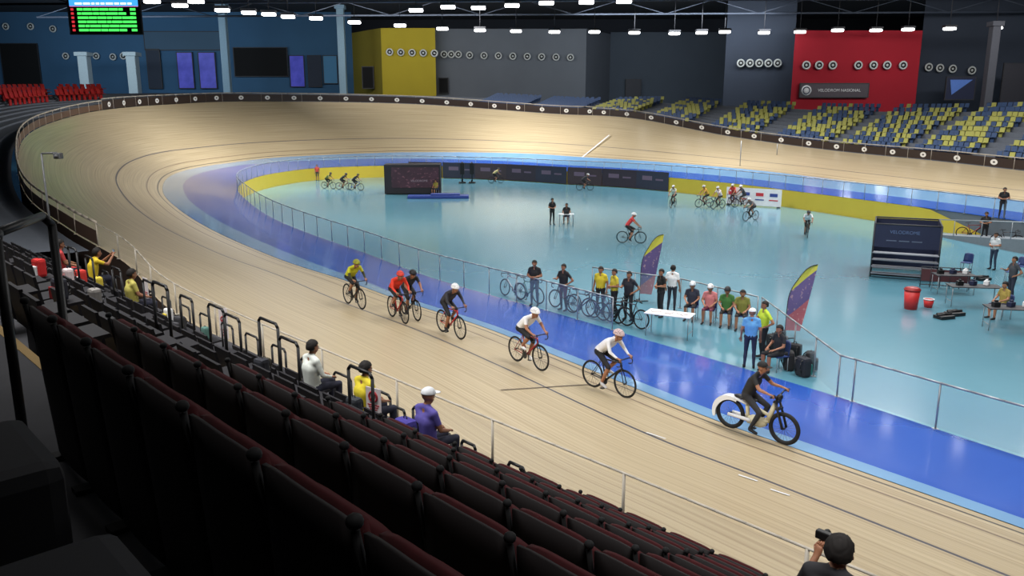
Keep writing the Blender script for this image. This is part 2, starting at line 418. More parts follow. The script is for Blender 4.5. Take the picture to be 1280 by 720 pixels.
def free(k,t): return all(not(kk==k and abs(tt-t)<.5) for kk,tt in res)
spt=[min([i*.02 for i in range(0,1300)],key=lambda t:abs(proj(NT(RN[KL]+.1,t,3.6))[0]-x)) for x in (388,455,533,112)]
res+=[(KL,t) for t in spt]
for k in range(0,8):
    n=RN[k]; t=7.1
    while t<min(5.3*n+.8,24.5):
        if skip.random()<.85 and not (12.4<t<13.4) and free(k,t): pseat(n,t,floorz(k))
        t+=.56
for (t0,t1,n1,zt) in ((2.30,2.8,.50,6.08),(1.5,1.92,.50,6.05)):
    bm=bmesh.new(); c=NT((-.5+n1)/2,(t0+t1)/2,0)
    box(bm,(0,0,(5.15+zt)/2),(n1+.5,t1-t0,zt-5.15),0,0,bev=.05)
    tag(mk('seat_end_panel',me_of(bm,'panel',[mat('panel_charcoal',S(34,34,38),.7)]),None,(c.x,c.y,0),RZN),'dark grey rounded panel at end of seat row','panel')
def pipe(pts,r,label,name='handrail',m=BLACK,cat='handrail'):
    b=V(pts[0]); bm=bmesh.new(); path(bm,[V(p)-b for p in pts],r,10)
    return tag(mk(name,me_of(bm,'pipe',[m]),None,b),label,cat)
a=PY(6,300,4.0);b_=PY(22,492,4.0); c=PY(62,345,4.9)
pipe([V((b_.x,b_.y,5.15)),V((b_.x,b_.y,a.z)),V((b_.x-.02,b_.y+.05,a.z+.03)),V((c.x,c.y,a.z+.01)),V((c.x+.03,c.y+.04,a.z-.05)),V((c.x+.03,c.y+.04,3.4))],.026,'black tubular handrail beside stand stairs')
def loop(nn,t,w,h,zf):
    b=NT(nn,t,zf); u=-E*w/2
    pts=[b-u,b-u+V((0,0,h-.05)),b-u*.8+V((0,0,h)),b+u*.8+V((0,0,h)),b+u+V((0,0,h-.05)),b+u]
    o=pipe(pts,.02,'black tubular loop guard rail at front of seating','guard_rail',cat='guard rail'); o['group']='loop guard rails on the grandstand'
for (x,nn,w,h,zf) in ((646,6.2,.28,.6,2.25),(587,6.2,.28,.6,2.25),(556,6.2,.28,.6,2.25),(497,6.2,.3,.65,2.25),(335,4.72,.55,1.05,floorz(5)),(200,3.43,.5,.95,floorz(3)),(270,4.72,.55,.95,floorz(5)),(90,4.08,.55,.95,floorz(4))):
    best=min([i*.05 for i in range(0,520)],key=lambda t:abs(proj(NT(nn,t,zf+h))[0]-x)); loop(nn,best,w,h,zf)
t=8.4
while t<24: loop(6.2,t,.5,.78,2.25); t+=1.05
t=7.6
while t<21: loop(RN[5]+.37,t,.5,.9,floorz(5)); t+=1.7

# ---------------------------------------------------------------- people
def pose(name,J,hf,hu,curl=.8):
    caps=[]
    g=lambda k:V(J[k])
    def cap(a,b,ra,rb,m): caps.append((V(a),V(b),ra,rb,m))
    pel,ch,nk,hd=g('pel'),g('chest'),g('neck'),g('head')
    hf=V(hf).normalized(); hu=V(hu); hu=(hu-hf*hu.dot(hf)).normalized(); hl=hu.cross(hf)
    for s,q in ((1,'l'),(-1,'r')):
        lat=V((0,s,0))
        hip,kn,an,to=g('hip'+q),g('kn'+q),g('an'+q),g('toe'+q); shd,el,wr=g('sh'+q),g('el'+q),g('wr'+q)
        cap(pel+lat*.06,ch+lat*.075,.105,.115,1)
        cap(hip,pel,.105,.11,2)
        cap(hip,kn,.088,.058,2); cap(kn,kn.lerp(an,.35),.054,.056,5); cap(kn.lerp(an,.35),an,.056,.036,5)
        cap(an,an+V((0,0,-.03)),.04,.04,3); cap(an+V((0,0,-.035)),to,.042,.032,3)
        cap(ch+V((0,0,.02)),shd,.10,.062,1); cap(shd,nk,.06,.055,1)
        cap(shd,shd.lerp(el,.6),.057,.05,1); cap(shd.lerp(el,.6),el,.048,.041,4); cap(el,wr,.041,.028,4)
        hdp=g('hd'+q); dr=(hdp-wr).normalized()
        lt=dr.cross(V((0,0,1)))
        if lt.length<.3: lt=V((1,0,0))
        lt=(lt-dr*lt.dot(dr)).normalized()
        for k in (-.022,0,.022): cap(wr+lt*k*.6,hdp+lt*k,.019,.018,0)
    cap(pel,ch,.11,.12,1)
    cap(nk-hu*.04,hd-hu*.06,.055,.052,0)
    cap(hd-hu*.045+hf*.025,hd+hu*.03,.066,.09,0); cap(hd+hu*.03,hd+hu*.03-hf*.02,.09,.088,0)
    cap(hd-hu*.005+hf*.085,hd-hu*.03+hf*.108,.013,.017,0)
    for s in (1,-1): cap(hd+hl*s*.088-hu*.01,hd+hl*s*.093-hu*.03,.017,.013,0)
    bm=bmesh.new()
    for a,b,ra,rb,m in caps:
        tube(bm,a,b,ra,rb,14); ball(bm,a,(ra,)*3,0,2); ball(bm,b,(rb,)*3,0,2)
    me=bpy.data.meshes.new('t'); bm.to_mesh(me); bm.free()
    o=bpy.data.objects.new('t',me); COL.objects.link(o)
    md=o.modifiers.new('r','REMESH'); md.mode='VOXEL'; md.voxel_size=.019; md.use_smooth_shade=True
    sm=o.modifiers.new('s','SMOOTH'); sm.factor=.5; sm.iterations=3
    dg=bpy.context.evaluated_depsgraph_get(); me2=bpy.data.meshes.new_from_object(o.evaluated_get(dg)); bpy.data.objects.remove(o)
    bm=bmesh.new(); bm.from_mesh(me2)
    for f in bm.faces:
        c=f.calc_center_median(); bd=9;bmi=0
        for a,b,ra,rb,m in caps:
            d=b-a; l=d.length_squared; t=0 if l<1e-9 else max(0,min(1,(c-a).dot(d)/l)); q=(c-(a+d*t)).length-(ra+(rb-ra)*t)
            if q<bd: bd=q;bmi=m
        f.material_index=bmi; f.smooth=True
    for s in (1,-1): ball(bm,hd+hf*.085+hl*s*.032+hu*.012,(.010,.013,.009),6,1)
    tube(bm,hd+hf*.092-hu*.058-hl*.022,hd+hf*.092-hu*.058+hl*.022,.006,.006,6,6)
    for q in ('l','r'):
        wr,hdp=g('wr'+q),g('hd'+q); dr=(hdp-wr).normalized(); lt=dr.cross(V((0,0,1)))
        if lt.length<.3: lt=V((1,0,0))
        lt=(lt-dr*lt.dot(dr)).normalized(); pn=lt.cross(dr)
        if pn.z>0 or (abs(pn.z)<.3 and pn.y*(1 if q=='l' else -1)>0): pn=-pn
        for k,ln in ((-.028,.058),(-.009,.074),(.01,.08),(.029,.068)):
            a=hdp+lt*k; b=a+(dr*cos(.35*curl)+pn*sin(.35*curl))*ln*.5; c=b+(dr*cos(1.25*curl)+pn*sin(1.25*curl))*ln*.5
            tube(bm,a,b,.0095,.009,6,0); tube(bm,b,c,.009,.007,6,0); ball(bm,b,(.009,)*3,0,1); ball(bm,c,(.007,)*3,0,1)
        a=wr.lerp(hdp,.35)-lt*.02; b=a-lt*.03*1+dr*.03+pn*.01; c=b+dr*.028+pn*.012
        tube(bm,a,b,.012,.0105,6,0); tube(bm,b,c,.0105,.008,6,0); ball(bm,b,(.0105,)*3,0,1); ball(bm,c,(.008,)*3,0,1)
    me3=bpy.data.meshes.new(name); bm.to_mesh(me3); bm.free()
    for m in (SKIN,SKIN,SKIN,SHOE,SKIN,SKIN,EYE): me3.materials.append(m)
    return dict(me=me3,hd=hd,hf=hf,hu=hu,hl=hl,caps={})
def head_cover(ps,kind):
    if kind in ps['caps']: return ps['caps'][kind]
    hd,hf,hu,hl=ps['hd'],ps['hf'],ps['hu'],ps['hl']
    bm=bmesh.new(); bmesh.ops.create_icosphere(bm,subdivisions=4,radius=1)
    kill=[]
    for f in bm.faces:
        c=f.calc_center_median(); f.smooth=True
        if kind=='hair' and ((c.x>.28 and c.z<.38) or c.z<-.5 or (abs(c.y)>.8 and c.x>-.1 and c.z<.1)): kill.append(f)
        if kind=='helmet' and c.z<-.02: kill.append(f)
        if kind=='cap' and c.z<.02: kill.append(f)
        if kind=='helmet':
            f.material_index=1 if (abs((abs(c.y)*5.2)%1-.5)<.12 and c.z>.3 and abs(c.x)<.7 and (c.x*3)%1>.3) else 0
    bmesh.ops.delete(bm,geom=kill,context='FACES')
    e=[x for x in bm.edges if x.is_boundary]
    r=bmesh.ops.extrude_edge_only(bm,edges=e)
    for v in r['geom']:
        if isinstance(v,bmesh.types.BMVert): v.co*=.86
    P_={'hair':(.108,.1,.118,-.012,.02),'helmet':(.150,.110,.128,-.012,.035),'cap':(.112,.103,.10,-.005,.045)}[kind]
    for v in bm.verts:
        c=v.co.copy()
        w=1+ (.05*sin(c.x*23+c.y*17)*cos(c.z*19+c.y*11) if kind=='hair' else 0)
        v.co=hd+(hf*(c.x*P_[0]+P_[3])+hl*c.y*P_[1]+hu*(c.z*P_[2]+P_[4]))*w
    if kind=='helmet':
        for s in (1,-1):
            path(bm,[hd+hl*s*.098+hu*.03+hf*.05,hd+hl*s*.085-hu*.05+hf*.02,hd+hl*s*.03-hu*.115+hf*.02],.005,5,1)
    if kind=='cap':
        R=Matrix((hf,hl,hu)).transposed(); ball(bm,hd+hf*.13+hu*.05,(.075,.075,.010),0,2,R)
    me=me_of(bm,kind,[BLACK,BLACK]); smooth(me); ps['caps'][kind]=me; return me
def flip(J):
    K={}
    for k,v in J.items():
        kk=k
        if k[-1] in 'lr' and k not in('pel',): kk=k[:-1]+('r' if k[-1]=='l' else 'l')
        K[kk]=(v[0],-v[1],v[2])
    return K
JC=dict(pel=(-.26,0,1.0),chest=(.02,0,1.22),neck=(.17,0,1.36),head=(.28,0,1.43),
 shl=(.12,.18,1.29),shr=(.12,-.18,1.29),ell=(.24,.25,1.08),elr=(.24,-.25,1.08),wrl=(.41,.21,.97),wrr=(.41,-.21,.97),hdl=(.48,.20,.955),hdr=(.48,-.20,.955),
 hipl=(-.25,.09,.96),hipr=(-.25,-.09,.96),knl=(.15,.10,.80),knr=(.08,-.10,.64),anl=(-.11,.11,.53),anr=(-.11,-.11,.25),toel=(.03,.11,.46),toer=(.03,-.11,.15))
JU=dict(JC); JU.update(chest=(-.06,0,1.27),neck=(.03,0,1.46),head=(.11,0,1.56),shl=(.0,.18,1.39),shr=(.0,-.18,1.39),ell=(.2,.24,1.16),elr=(.2,-.24,1.16))
JS=dict(pel=(0,0,.95),chest=(0,0,1.25),neck=(0,0,1.46),head=(.02,0,1.6),shl=(0,.18,1.4),shr=(0,-.18,1.4),ell=(-.04,.25,1.13),elr=(-.04,-.25,1.13),wrl=(.06,.26,.89),wrr=(.06,-.26,.89),hdl=(.09,.26,.81),hdr=(.09,-.26,.81),
 hipl=(0,.09,.92),hipr=(0,-.09,.92),knl=(.03,.11,.5),knr=(.01,-.11,.5),anl=(-.02,.13,.08),anr=(-.04,-.12,.08),toel=(.14,.15,.035),toer=(.12,-.14,.035))
JF=dict(JS); JF.update(ell=(.0,.27,1.14),elr=(0,-.27,1.14),wrl=(.2,.08,1.13),wrr=(.2,-.08,1.09),hdl=(.22,-.02,1.14),hdr=(.22,.02,1.08))
JH=dict(JS); JH.update(ell=(-.1,.36,1.15),wrl=(.04,.2,1.0),hdl=(.08,.14,.98),elr=(.1,-.24,1.15),wrr=(.3,-.14,1.2),hdr=(.37,-.12,1.24))
JT=dict(pel=(0,0,.52),chest=(-.02,0,.85),neck=(.0,0,1.05),head=(.04,0,1.19),shl=(0,.18,.99),shr=(0,-.18,.99),ell=(.06,.25,.75),elr=(.06,-.25,.75),wrl=(.27,.15,.66),wrr=(.27,-.15,.66),hdl=(.34,.1,.64),hdr=(.34,-.1,.64),
 hipl=(.02,.09,.5),hipr=(.02,-.09,.5),knl=(.43,.13,.5),knr=(.43,-.13,.5),anl=(.42,.14,.08),anr=(.4,-.13,.08),toel=(.57,.16,.035),toer=(.55,-.15,.035))
JP=dict(JT); JP.update(chest=(.05,0,.84),neck=(.12,0,1.03),head=(.18,0,1.16),shl=(.1,.18,.98),shr=(.1,-.18,.98),ell=(.33,.24,.88),elr=(.33,-.24,.88),wrl=(.5,.1,1.05),wrr=(.5,-.1,1.05),hdl=(.54,.07,1.12),hdr=(.54,-.07,1.12))
JQ=dict(JT); JQ.update(ell=(.1,.3,.76),wrl=(.26,.26,.95),hdl=(.29,.25,1.03),elr=(.16,-.2,.76),wrr=(.28,.02,.84),hdr=(.31,.08,.87))
JD=dict(pel=(-.24,0,.88),chest=(-.1,0,1.19),neck=(-.01,0,1.38),head=(.05,0,1.5),shl=(-.03,.18,1.32),shr=(-.03,-.18,1.32),ell=(.15,.27,1.12),elr=(.15,-.27,1.12),wrl=(.38,.3,1.09),wrr=(.38,-.3,1.09),hdl=(.46,.3,1.08),hdr=(.46,-.3,1.08),
 hipl=(-.22,.1,.86),hipr=(-.22,-.1,.86),knl=(.16,.15,.66),knr=(.14,-.15,.58),anl=(0.0,.14,.32),anr=(-.06,-.15,.2),toel=(.15,.15,.25),toer=(.1,-.16,.13))
PO={'race':pose('race',JC,(1,0,-.15),(0,0,1),1),'race2':pose('race2',flip(JC),(1,0,-.15),(0,0,1),1),'up':pose('up',JU,(1,0,-.1),(0,0,1),1),
 'stand':pose('stand',JS,(1,0,-.05),(0,0,1),.6),'fold':pose('fold',JF,(1,.2,-.1),(0,0,1),.5),'hip':pose('hip',JH,(1,0,0),(0,0,1),1),
 'sit':pose('sit',JT,(1,0,-.1),(0,0,1),.6),'phone':pose('phone',JP,(1,0,0),(0,0,1),1),'camside':pose('camside',JQ,(1,.1,0),(0,0,1),1),'derny':pose('derny',JD,(1,.15,-.05),(0,0,1),1)}
def cm(c): return mat('cloth_%d_%d_%d'%c,S(*c),.8,var=.15,scale=12)
def person(ps,loc,rz,top,bot,label,arm=None,calf=None,cover='hair',ccol=(25,20,18),shoe=(30,30,34),sc=1.0,group=None):
    p=PO[ps]; o=mk('person',p['me'],None,loc,rz); o.scale=(sc,)*3
    for i,c in ((1,top),(2,bot),(3,shoe),(4,arm),(5,calf)):
        o.material_slots[i].link='OBJECT'; o.material_slots[i].material= SKIN if c is None else cm(c)
    tag(o,label,'person',group)
    if cover:
        h=mk('helmet' if cover=='helmet' else 'cap' if cover=='cap' else 'hair',head_cover(p,cover),o)
        h.material_slots[0].link='OBJECT'; h.material_slots[0].material=cm(ccol)
    return o

# ---------------------------------------------------------------- bikes
def wheel_me(R=.32,tr=.016,spk=18,name='wheel',rimm=None):
    bm=bmesh.new(); torus(bm,(0,0,0),R,tr,0,n=40,k=8); torus(bm,(0,0,0),R-.026,.013,1,n=40,k=6)
    tube(bm,(0,-.035,0),(0,.035,0),.02,.02,10,1)
    for i in range(spk):
        a=2*pi*i/spk; s=.028 if i%2 else -.028
        tube(bm,(0,s,0),((R-.03)*cos(a),0,(R-.03)*sin(a)),.0022,.0022,4,1,False)
    return me_of(bm,name,[RUB,rimm or BLACK])
WH=wheel_me()
bm=bmesh.new()
HT,HB=V((.36,0,.83)),V((.39,0,.68)); BB=V((-.08,0,.28)); STp=V((-.22,0,.78))
tube(bm,BB,STp,.019); tube(bm,STp,HT+V((.003,0,-.03)),.018); tube(bm,BB,HB,.025); tube(bm,HT,HB,.024); tube(bm,BB-V((0,.035,0)),BB+V((0,.035,0)),.024)
for s in (1,-1): tube(bm,BB+V((0,s*.02,0)),(-.5,s*.06,.336),.011); tube(bm,STp+V((0,s*.015,-.02)),(-.5,s*.06,.336),.008)
FRM=me_of(bm,'frame',[CHROME])
bm=bmesh.new(); tube(bm,HB,HB+V((.01,0,-.02)),.026)
for s in (1,-1): tube(bm,HB+V((.01,s*.03,-.03)),(.5,s*.055,.336),.013,.009)
tube(bm,HB+V((.01,-.035,-.03)),HB+V((.01,.035,-.03)),.014)
FORK=me_of(bm,'fork',[BLACK])
bm=bmesh.new(); tube(bm,HT,HT+V((-.008,0,.06)),.015); tube(bm,HT+V((-.008,0,.05)),(.43,0,.9),.015); path(bm,[(.43,-.2,.9),(.43,.2,.9)],.014)
for s in (1,-1):
    path(bm,[(.43,s*.2,.9),(.5,s*.205,.895),(.535,s*.205,.86),(.52,s*.205,.80),(.47,s*.205,.77),(.42,s*.205,.77)],.013,8); tube(bm,(.5,s*.205,.895),(.52,s*.205,.945),.014,.012)
BAR=me_of(bm,'handlebar',[BLACK])
bm=bmesh.new(); tube(bm,STp,(-.262,0,.9),.013); ball(bm,(-.33,0,.92),(.10,.07,.025)); ball(bm,(-.22,0,.92),(.13,.03,.02))
SAD=me_of(bm,'saddle',[BLACK])
bm=bmesh.new()
r=bmesh.ops.create_cone(bm,cap_ends=True,segments=24,radius1=.095,radius2=.095,depth=.006,matrix=Matrix.Translation(BB+V((0,-.05,0)))@Matrix.Rotation(pi/2,4,'X'))
tube(bm,BB+V((0,-.07,0)),BB+V((.0,-.075,-.17)),.011); tube(bm,BB+V((0,.07,0)),BB+V((0,.075,.17)),.011); tube(bm,BB+V((0,-.07,0)),BB+V((0,.07,0)),.012)
box(bm,BB+V((0,-.12,-.17)),(.09,.08,.02)); box(bm,BB+V((0,.12,.17)),(.09,.08,.02))
tube(bm,BB+V((0,-.05,.09)),(-.5,-.05,.37),.004); tube(bm,BB+V((0,-.05,-.09)),(-.5,-.05,.30),.004)
CRK=me_of(bm,'crankset',[mat('crank_grey',S(80,82,85),.3,.8)])
CRK2=CRK.copy()
for v in CRK2.vertices:
    if abs(v.co.y)>=.062: v.co.z=2*BB.z-v.co.z; v.co.x=2*BB.x-v.co.x
def bike(loc,rz,col,label,roll=0,group=None,c2=False):
    e=empty('bicycle',loc,rz); e.rotation_euler=(roll,0,rz); tag(e,label,'bicycle',group)
    for x in (-.5,.5): mk('wheel',WH,e,(x,0,.336))
    f=mk('frame',FRM,e); f.material_slots[0].link='OBJECT'; f.material_slots[0].material=mat('frame_%d_%d_%d'%col,S(*col),.3,.2,coat=.3)
    mk('fork',FORK,e); mk('handlebar',BAR,e); mk('saddle',SAD,e); mk('crankset',CRK2 if c2 else CRK,e)
    return e
def cyc(rp,fp,fc,blab,plab,ps='race',**k):
    a=hit(*rp); b=hit(*fp); rz=atan2(b.y-a.y,b.x-a.x); m=drop((a+b)/2)
    bike(m,rz,fc,blab,c2=(ps=='race2'),group=k.pop('bg',None)); return person(ps,m,rz,label=plab,**k)
RG='racing bicycles in the paceline on the timber track'
cyc((740,483),(781,498),(25,25,28),'black road racing bicycle on blue strip of track','person in white jersey and pale helmet crouched riding bicycle',top=(228,228,232),bot=(25,25,30),arm=(224,226,230),cover='helmet',ccol=(205,180,180),shoe=(200,200,205),bg=RG)
cyc((642,450),(679,465),(150,30,35),'black and red road racing bicycle on timber track','person in white jersey and black shorts crouched riding bicycle','race2',top=(238,238,238),bot=(22,22,25),cover='helmet',ccol=(242,242,242),shoe=(225,225,225),bg=RG)
cyc((551,414),(577,425),(200,40,50),'red road racing bicycle on timber track','person in black jersey and white helmet crouched riding bicycle',top=(52,52,60),bot=(24,24,28),arm=(50,50,56),cover='helmet',ccol=(240,242,245),bg=RG)
cyc((487,395),(509,406),(190,40,45),'red road racing bicycle on timber track','person in red jersey crouched riding bicycle','race2',top=(230,60,36),bot=(24,24,28),arm=(220,60,40),cover='helmet',ccol=(220,70,60),bg=RG)
cyc((503,392),(524,402),(24,24,26),'black road racing bicycle beside a red one','person in dark jersey and black helmet crouched riding bicycle',top=(40,42,48),bot=(24,24,28),cover='helmet',ccol=(30,30,34),bg=RG)
cyc((432,378),(455,388),(30,30,34),'black road racing bicycle at rear of paceline','person in yellow and black jersey crouched riding bicycle','race2',top=(200,200,40),bot=(24,24,28),arm=(60,60,30),cover='helmet',ccol=(150,150,40),bg=RG)

def derny():
    a=hit(909,533); b=hit(982,557); rz=atan2(b.y-a.y,b.x-a.x); m=drop((a+b)/2)
    e=empty('electric_motorbike',m,rz); tag(e,'slim electric pacing motorbike with white rear fairing and tall handlebars','motorbike')
    w=wheel_me(.30,.045,20,'fatwheel')
    mk('wheel',w,e,(-.62,0,.345)); mk('wheel',w,e,(.62,0,.345))
    bm=bmesh.new(); n=24
    for s in (1,-1):
        prev=None
        for i in range(n+1):
            an=radians(62+ i*140/n); ro=.40; ri=.34-.05*sin(pi*i/n)
            c=V((-.62,s*.085,.345)); po=c+V((ro*cos(an),0,ro*sin(an))); pi_=c+V((ri*cos(an),0,ri*sin(an)))
            cur=(bm.verts.new(po),bm.verts.new(pi_),bm.verts.new(po-V((0,s*.085,0))),bm.verts.new(pi_-V((0,s*.025,0))))
            if prev:
                bm.faces.new((prev[0],cur[0],cur[1],prev[1])); bm.faces.new((prev[0],cur[0],cur[2],prev[2])); bm.faces.new((prev[1],cur[1],cur[3],prev[3]))
            prev=cur
    for s in (1,-1):
        tube(bm,(-.62,s*.09,.345),(-.1,s*.085,.34),.035,.045,8); tube(bm,(-.5,s*.08,.73),(-.22,s*.05,.66),.03,.03,8)
    mk('rear_fairing',me_of(bm,'fairing',[WHITE]),e)
    bm=bmesh.new(); CR=mat('cream_paint',S(205,198,170),.4)
    tube(bm,(-.2,0,.3),(.28,0,.42),.07,.06,12); tube(bm,(.25,0,.4),(.40,0,.86),.06,.045,12); tube(bm,(-.2,0,.3),(-.24,0,.72),.045,.04,12); ball(bm,(0,0,.33),(.24,.10,.13),0,2); tube(bm,(-.24,0,.68),(.3,0,.52),.035,.035,10)
    mk('frame',me_of(bm,'frame',[CR]),e)
    bm=bmesh.new(); ball(bm,(-.32,0,.77),(.24,.11,.05)); ball(bm,(-.13,0,.77),(.14,.07,.04)); mk('seat',me_of(bm,'seat',[BLACK]),e)
    bm=bmesh.new()
    for s in (1,-1): tube(bm,(.62,s*.085,.345),(.42,s*.085,.92),.028,.022,10)
    box(bm,(.43,0,.88),(.08,.21,.04)); box(bm,(.48,0,.74),(.07,.21,.035)); tube(bm,(.42,0,.8),(.40,0,.98),.025)
    mk('fork',me_of(bm,'fork',[BLACK]),e)
    bm=bmesh.new(); path(bm,[(.47,-.36,1.06),(.45,-.2,1.06),(.42,-.08,.97),(.42,.08,.97),(.45,.2,1.06),(.47,.36,1.06)],.016)
    for s in (1,-1): tube(bm,(.46,s*.25,1.06),(.475,s*.38,1.06),.022)
    ball(bm,(.48,0,.98),(.06,.07,.07)); mk('handlebar',me_of(bm,'bar',[BLACK]),e)
    for s in (1,-1):
        bm=bmesh.new(); box(bm,(.02,s*.15,.22),(.1,.08,.02)); tube(bm,(0,s*.02,.26),(.02,s*.15,.22),.01); mk('footrest',me_of(bm,'peg',[BLACK]),e)
    person('derny',m,rz,(36,36,38),(40,40,44),'person in black t-shirt and cap sitting on pacing motorbike',calf=(40,40,44),cover='cap',ccol=(28,28,30))
derny()

def icyc(x,y,ang,fc,top,bot,hc,lab,ps='race',arm=None):
    m=hit(x,y); m=drop(m); rz=radians(ang); bike(m,rz,fc,'road bicycle ridden on teal infield floor',group='bicycles ridden on the infield'); person(ps,m,rz,top,bot,lab,arm=arm,cover='helmet',ccol=hc)
icyc(789,304,-12,(30,30,34),(200,60,60),(28,28,30),(235,235,235),'person in red and white jersey riding bicycle upright','up')
icyc(1008,296,255,(30,30,34),(225,225,225),(28,28,30),(60,60,60),'person in white jersey riding bicycle across infield')
icyc(841,259,240,(30,30,34),(200,200,180),(28,28,30),(220,220,220),'person in pale jersey riding bicycle slowly across infield','up')
icyc(880,259,200,(120,40,40),(200,150,60),(28,28,30),(200,200,200),'person in orange jersey riding bicycle in small group','up')
icyc(897,261,215,(30,30,34),(225,210,210),(28,28,30),(225,225,225),'person in white jersey riding bicycle in small group','up')
icyc(915,257,230,(120,40,40),(200,60,50),(28,28,30),(235,235,235),'person in red jersey riding bicycle beside white banner','up')
icyc(926,259,190,(30,30,34),(60,60,64),(28,28,30),(235,235,235),'person in dark jersey riding bicycle beside white banner','up')
icyc(938,276,215,(30,30,34),(120,110,110),(28,28,30),(230,230,230),'person in grey jersey and white helmet riding bicycle')
icyc(620,229,10,(30,30,34),(180,170,120),(28,28,30),(60,60,60),'person in pale yellow jersey riding bicycle near far wall')
icyc(731,238,0,(30,30,34),(50,50,54),(28,28,30),(200,200,200),'person in dark jersey riding bicycle near far wall')
icyc(411,236,-20,(60,90,60),(130,130,60),(28,28,30),(60,60,60),'person in olive jersey riding bicycle beside yellow wall')
icyc(430,237,-10,(160,60,40),(60,60,54),(28,28,30),(60,60,60),'person in dark jersey riding bicycle beside yellow wall')
icyc(445,238,-15,(60,90,160),(50,50,54),(28,28,30),(90,90,60),'person in black jersey riding bicycle beside yellow wall')

def stp(x,y,ang,top,bot,lab,ps='stand',**k):
    m=drop(hit(x,y)); return person(ps,m,radians(ang),top,bot,lab,**k)
stp(668,382,250,(30,30,32),(60,70,80),'person in black t-shirt standing behind fence with bicycles','fold',calf=(60,70,80))
stp(704,388,225,(30,30,34),(70,30,50),'person with dark hair in black top leaning beside bicycles','hip',calf=(30,30,36))
stp(750,392,240,(215,195,50),(34,34,38),'person in yellow t-shirt standing beside parked bicycles',calf=(34,34,38))
stp(767,396,200,(206,190,60),(34,34,38),'person in yellow and black shirt talking beside bicycles','fold',calf=(34,34,38))
stp(785,400,230,(34,36,44),(30,30,34),'person in dark shirt standing beside parked bicycles','hip',calf=(30,30,34))
stp(825,396,200,(22,22,24),(34,34,38),'person in black t-shirt standing beside feather flag','fold',calf=(34,34,38))
stp(839,390,60,(235,235,235),(50,50,60),'person in white t-shirt standing beside feather flag',calf=(50,50,60))
stp(936,460,75,(96,160,215),(36,42,66),'person in light blue shirt and white hat looking at infield',calf=(36,42,66),cover='cap',ccol=(235,235,230))
stp(952,448,190,(200,225,60),(30,30,34),'person in high-visibility yellow vest beside light blue shirt','hip',calf=(30,30,34))
stp(690,281,300,(24,24,26),(26,26,28),'person in black clothes standing beside small white table','fold',calf=(26,26,28))
stp(397,226,270,(170,60,50),(40,40,44),'person in red top standing beside yellow wall')
stp(1240,337,200,(205,210,212),(50,60,80),'person in white shirt standing beside equipment tables','fold',calf=(50,60,80))
stp(1262,376,180,(60,64,70),(40,44,60),'person in dark shirt standing behind equipment table','hip',calf=(40,44,60))
for (x,y,c) in ((1233,271,24),(1252,270,34)):
    q=P(x,y,1.45); m=drop(q); person('fold',m,radians(250),(24,24,26),(c,c,c+4),'person in black clothes standing on blue band behind fence',calf=(c,c,c+4))
m=drop(P(1262,274,1.5)); bike(m,radians(-20),(30,30,34),'black road bicycle standing on blue band behind fence')
m=drop(P(1218,266,1.5)); bike(m,radians(-20),(120,30,34),'dark red road bicycle standing on blue band behind fence')

# chairs
bm=bmesh.new(); box(bm,(0,0,.44),(.42,.42,.035),bev=.012); cs=me_of(bm,'cs',[mat('chair_blue',S(40,60,110),.5)])
bm=bmesh.new(); curved_panel(bm,.40,.38,.03,-.21,-.07,0)
for v in bm.verts: v.co.z+=.46
cb=me_of(bm,'cb',[MC['chair_blue']])
bm=bmesh.new(); tube(bm,(0,0,0),(0,0,.43),.014,.014); cl=me_of(bm,'cl',[STEEL])
def chair(loc,rz,lab='blue plastic chair with thin metal legs on infield'):
    e=empty('chair',loc,rz); tag(e,lab,'chair'); mk('seat',cs,e); mk('backrest',cb,e)
    for x in (-.18,.18):
        for y in (-.18,.18): mk('leg',cl,e,(x,y,0))
def seated(x,y,ang,top,bot,lab,ch=True,**k):
    m=drop(hit(x,y))
    if ch: chair(m,radians(ang))
    return person('sit',m,radians(ang),top,bot,lab,**k)
seated(864,398,245,(40,44,60),(30,30,34),'person in dark cycling kit and helmet sitting by fence',cover='helmet',ccol=(230,235,240))
seated(886,402,245,(200,120,120),(110,50,70),'person in pink cycling kit and helmet sitting by fence',cover='helmet',ccol=(240,235,235))
seated(907,406,250,(60,110,50),(34,34,34),'person in green cycling kit sitting by fence',cover='helmet',ccol=(40,40,44))
seated(926,410,250,(120,120,50),(40,40,40),'person in olive cycling kit sitting by fence',cover='hair')
seated(708,279,260,(30,30,32),(30,30,34),'person in black sitting behind small white table')
seated(1252,398,190,(150,130,60),(60,60,80),'person in patterned shirt sitting at equipment table')
seated(545,243,240,(150,140,60),(40,40,44),'person in yellow top sitting beside dark booth')
seated(972,463,200,(30,32,36),(28,28,32),'person in dark clothes sitting beside piled bags')

PK='bicycles parked along the fence'
for (x,y,ang,c) in ((640,376,135,(190,190,195)),(662,381,-40,(60,120,110)),(705,391,140,(40,44,60)),(728,398,-38,(30,30,34)),(748,403,142,(40,50,90)),(768,408,-36,(40,40,44)),(786,412,140,(60,70,80))):
    m=hit(x,y-4); bike(V((m.x,m.y,0)),radians(ang-8),c,'road bicycle leaning beside clear fence',roll=radians(5),group=PK)

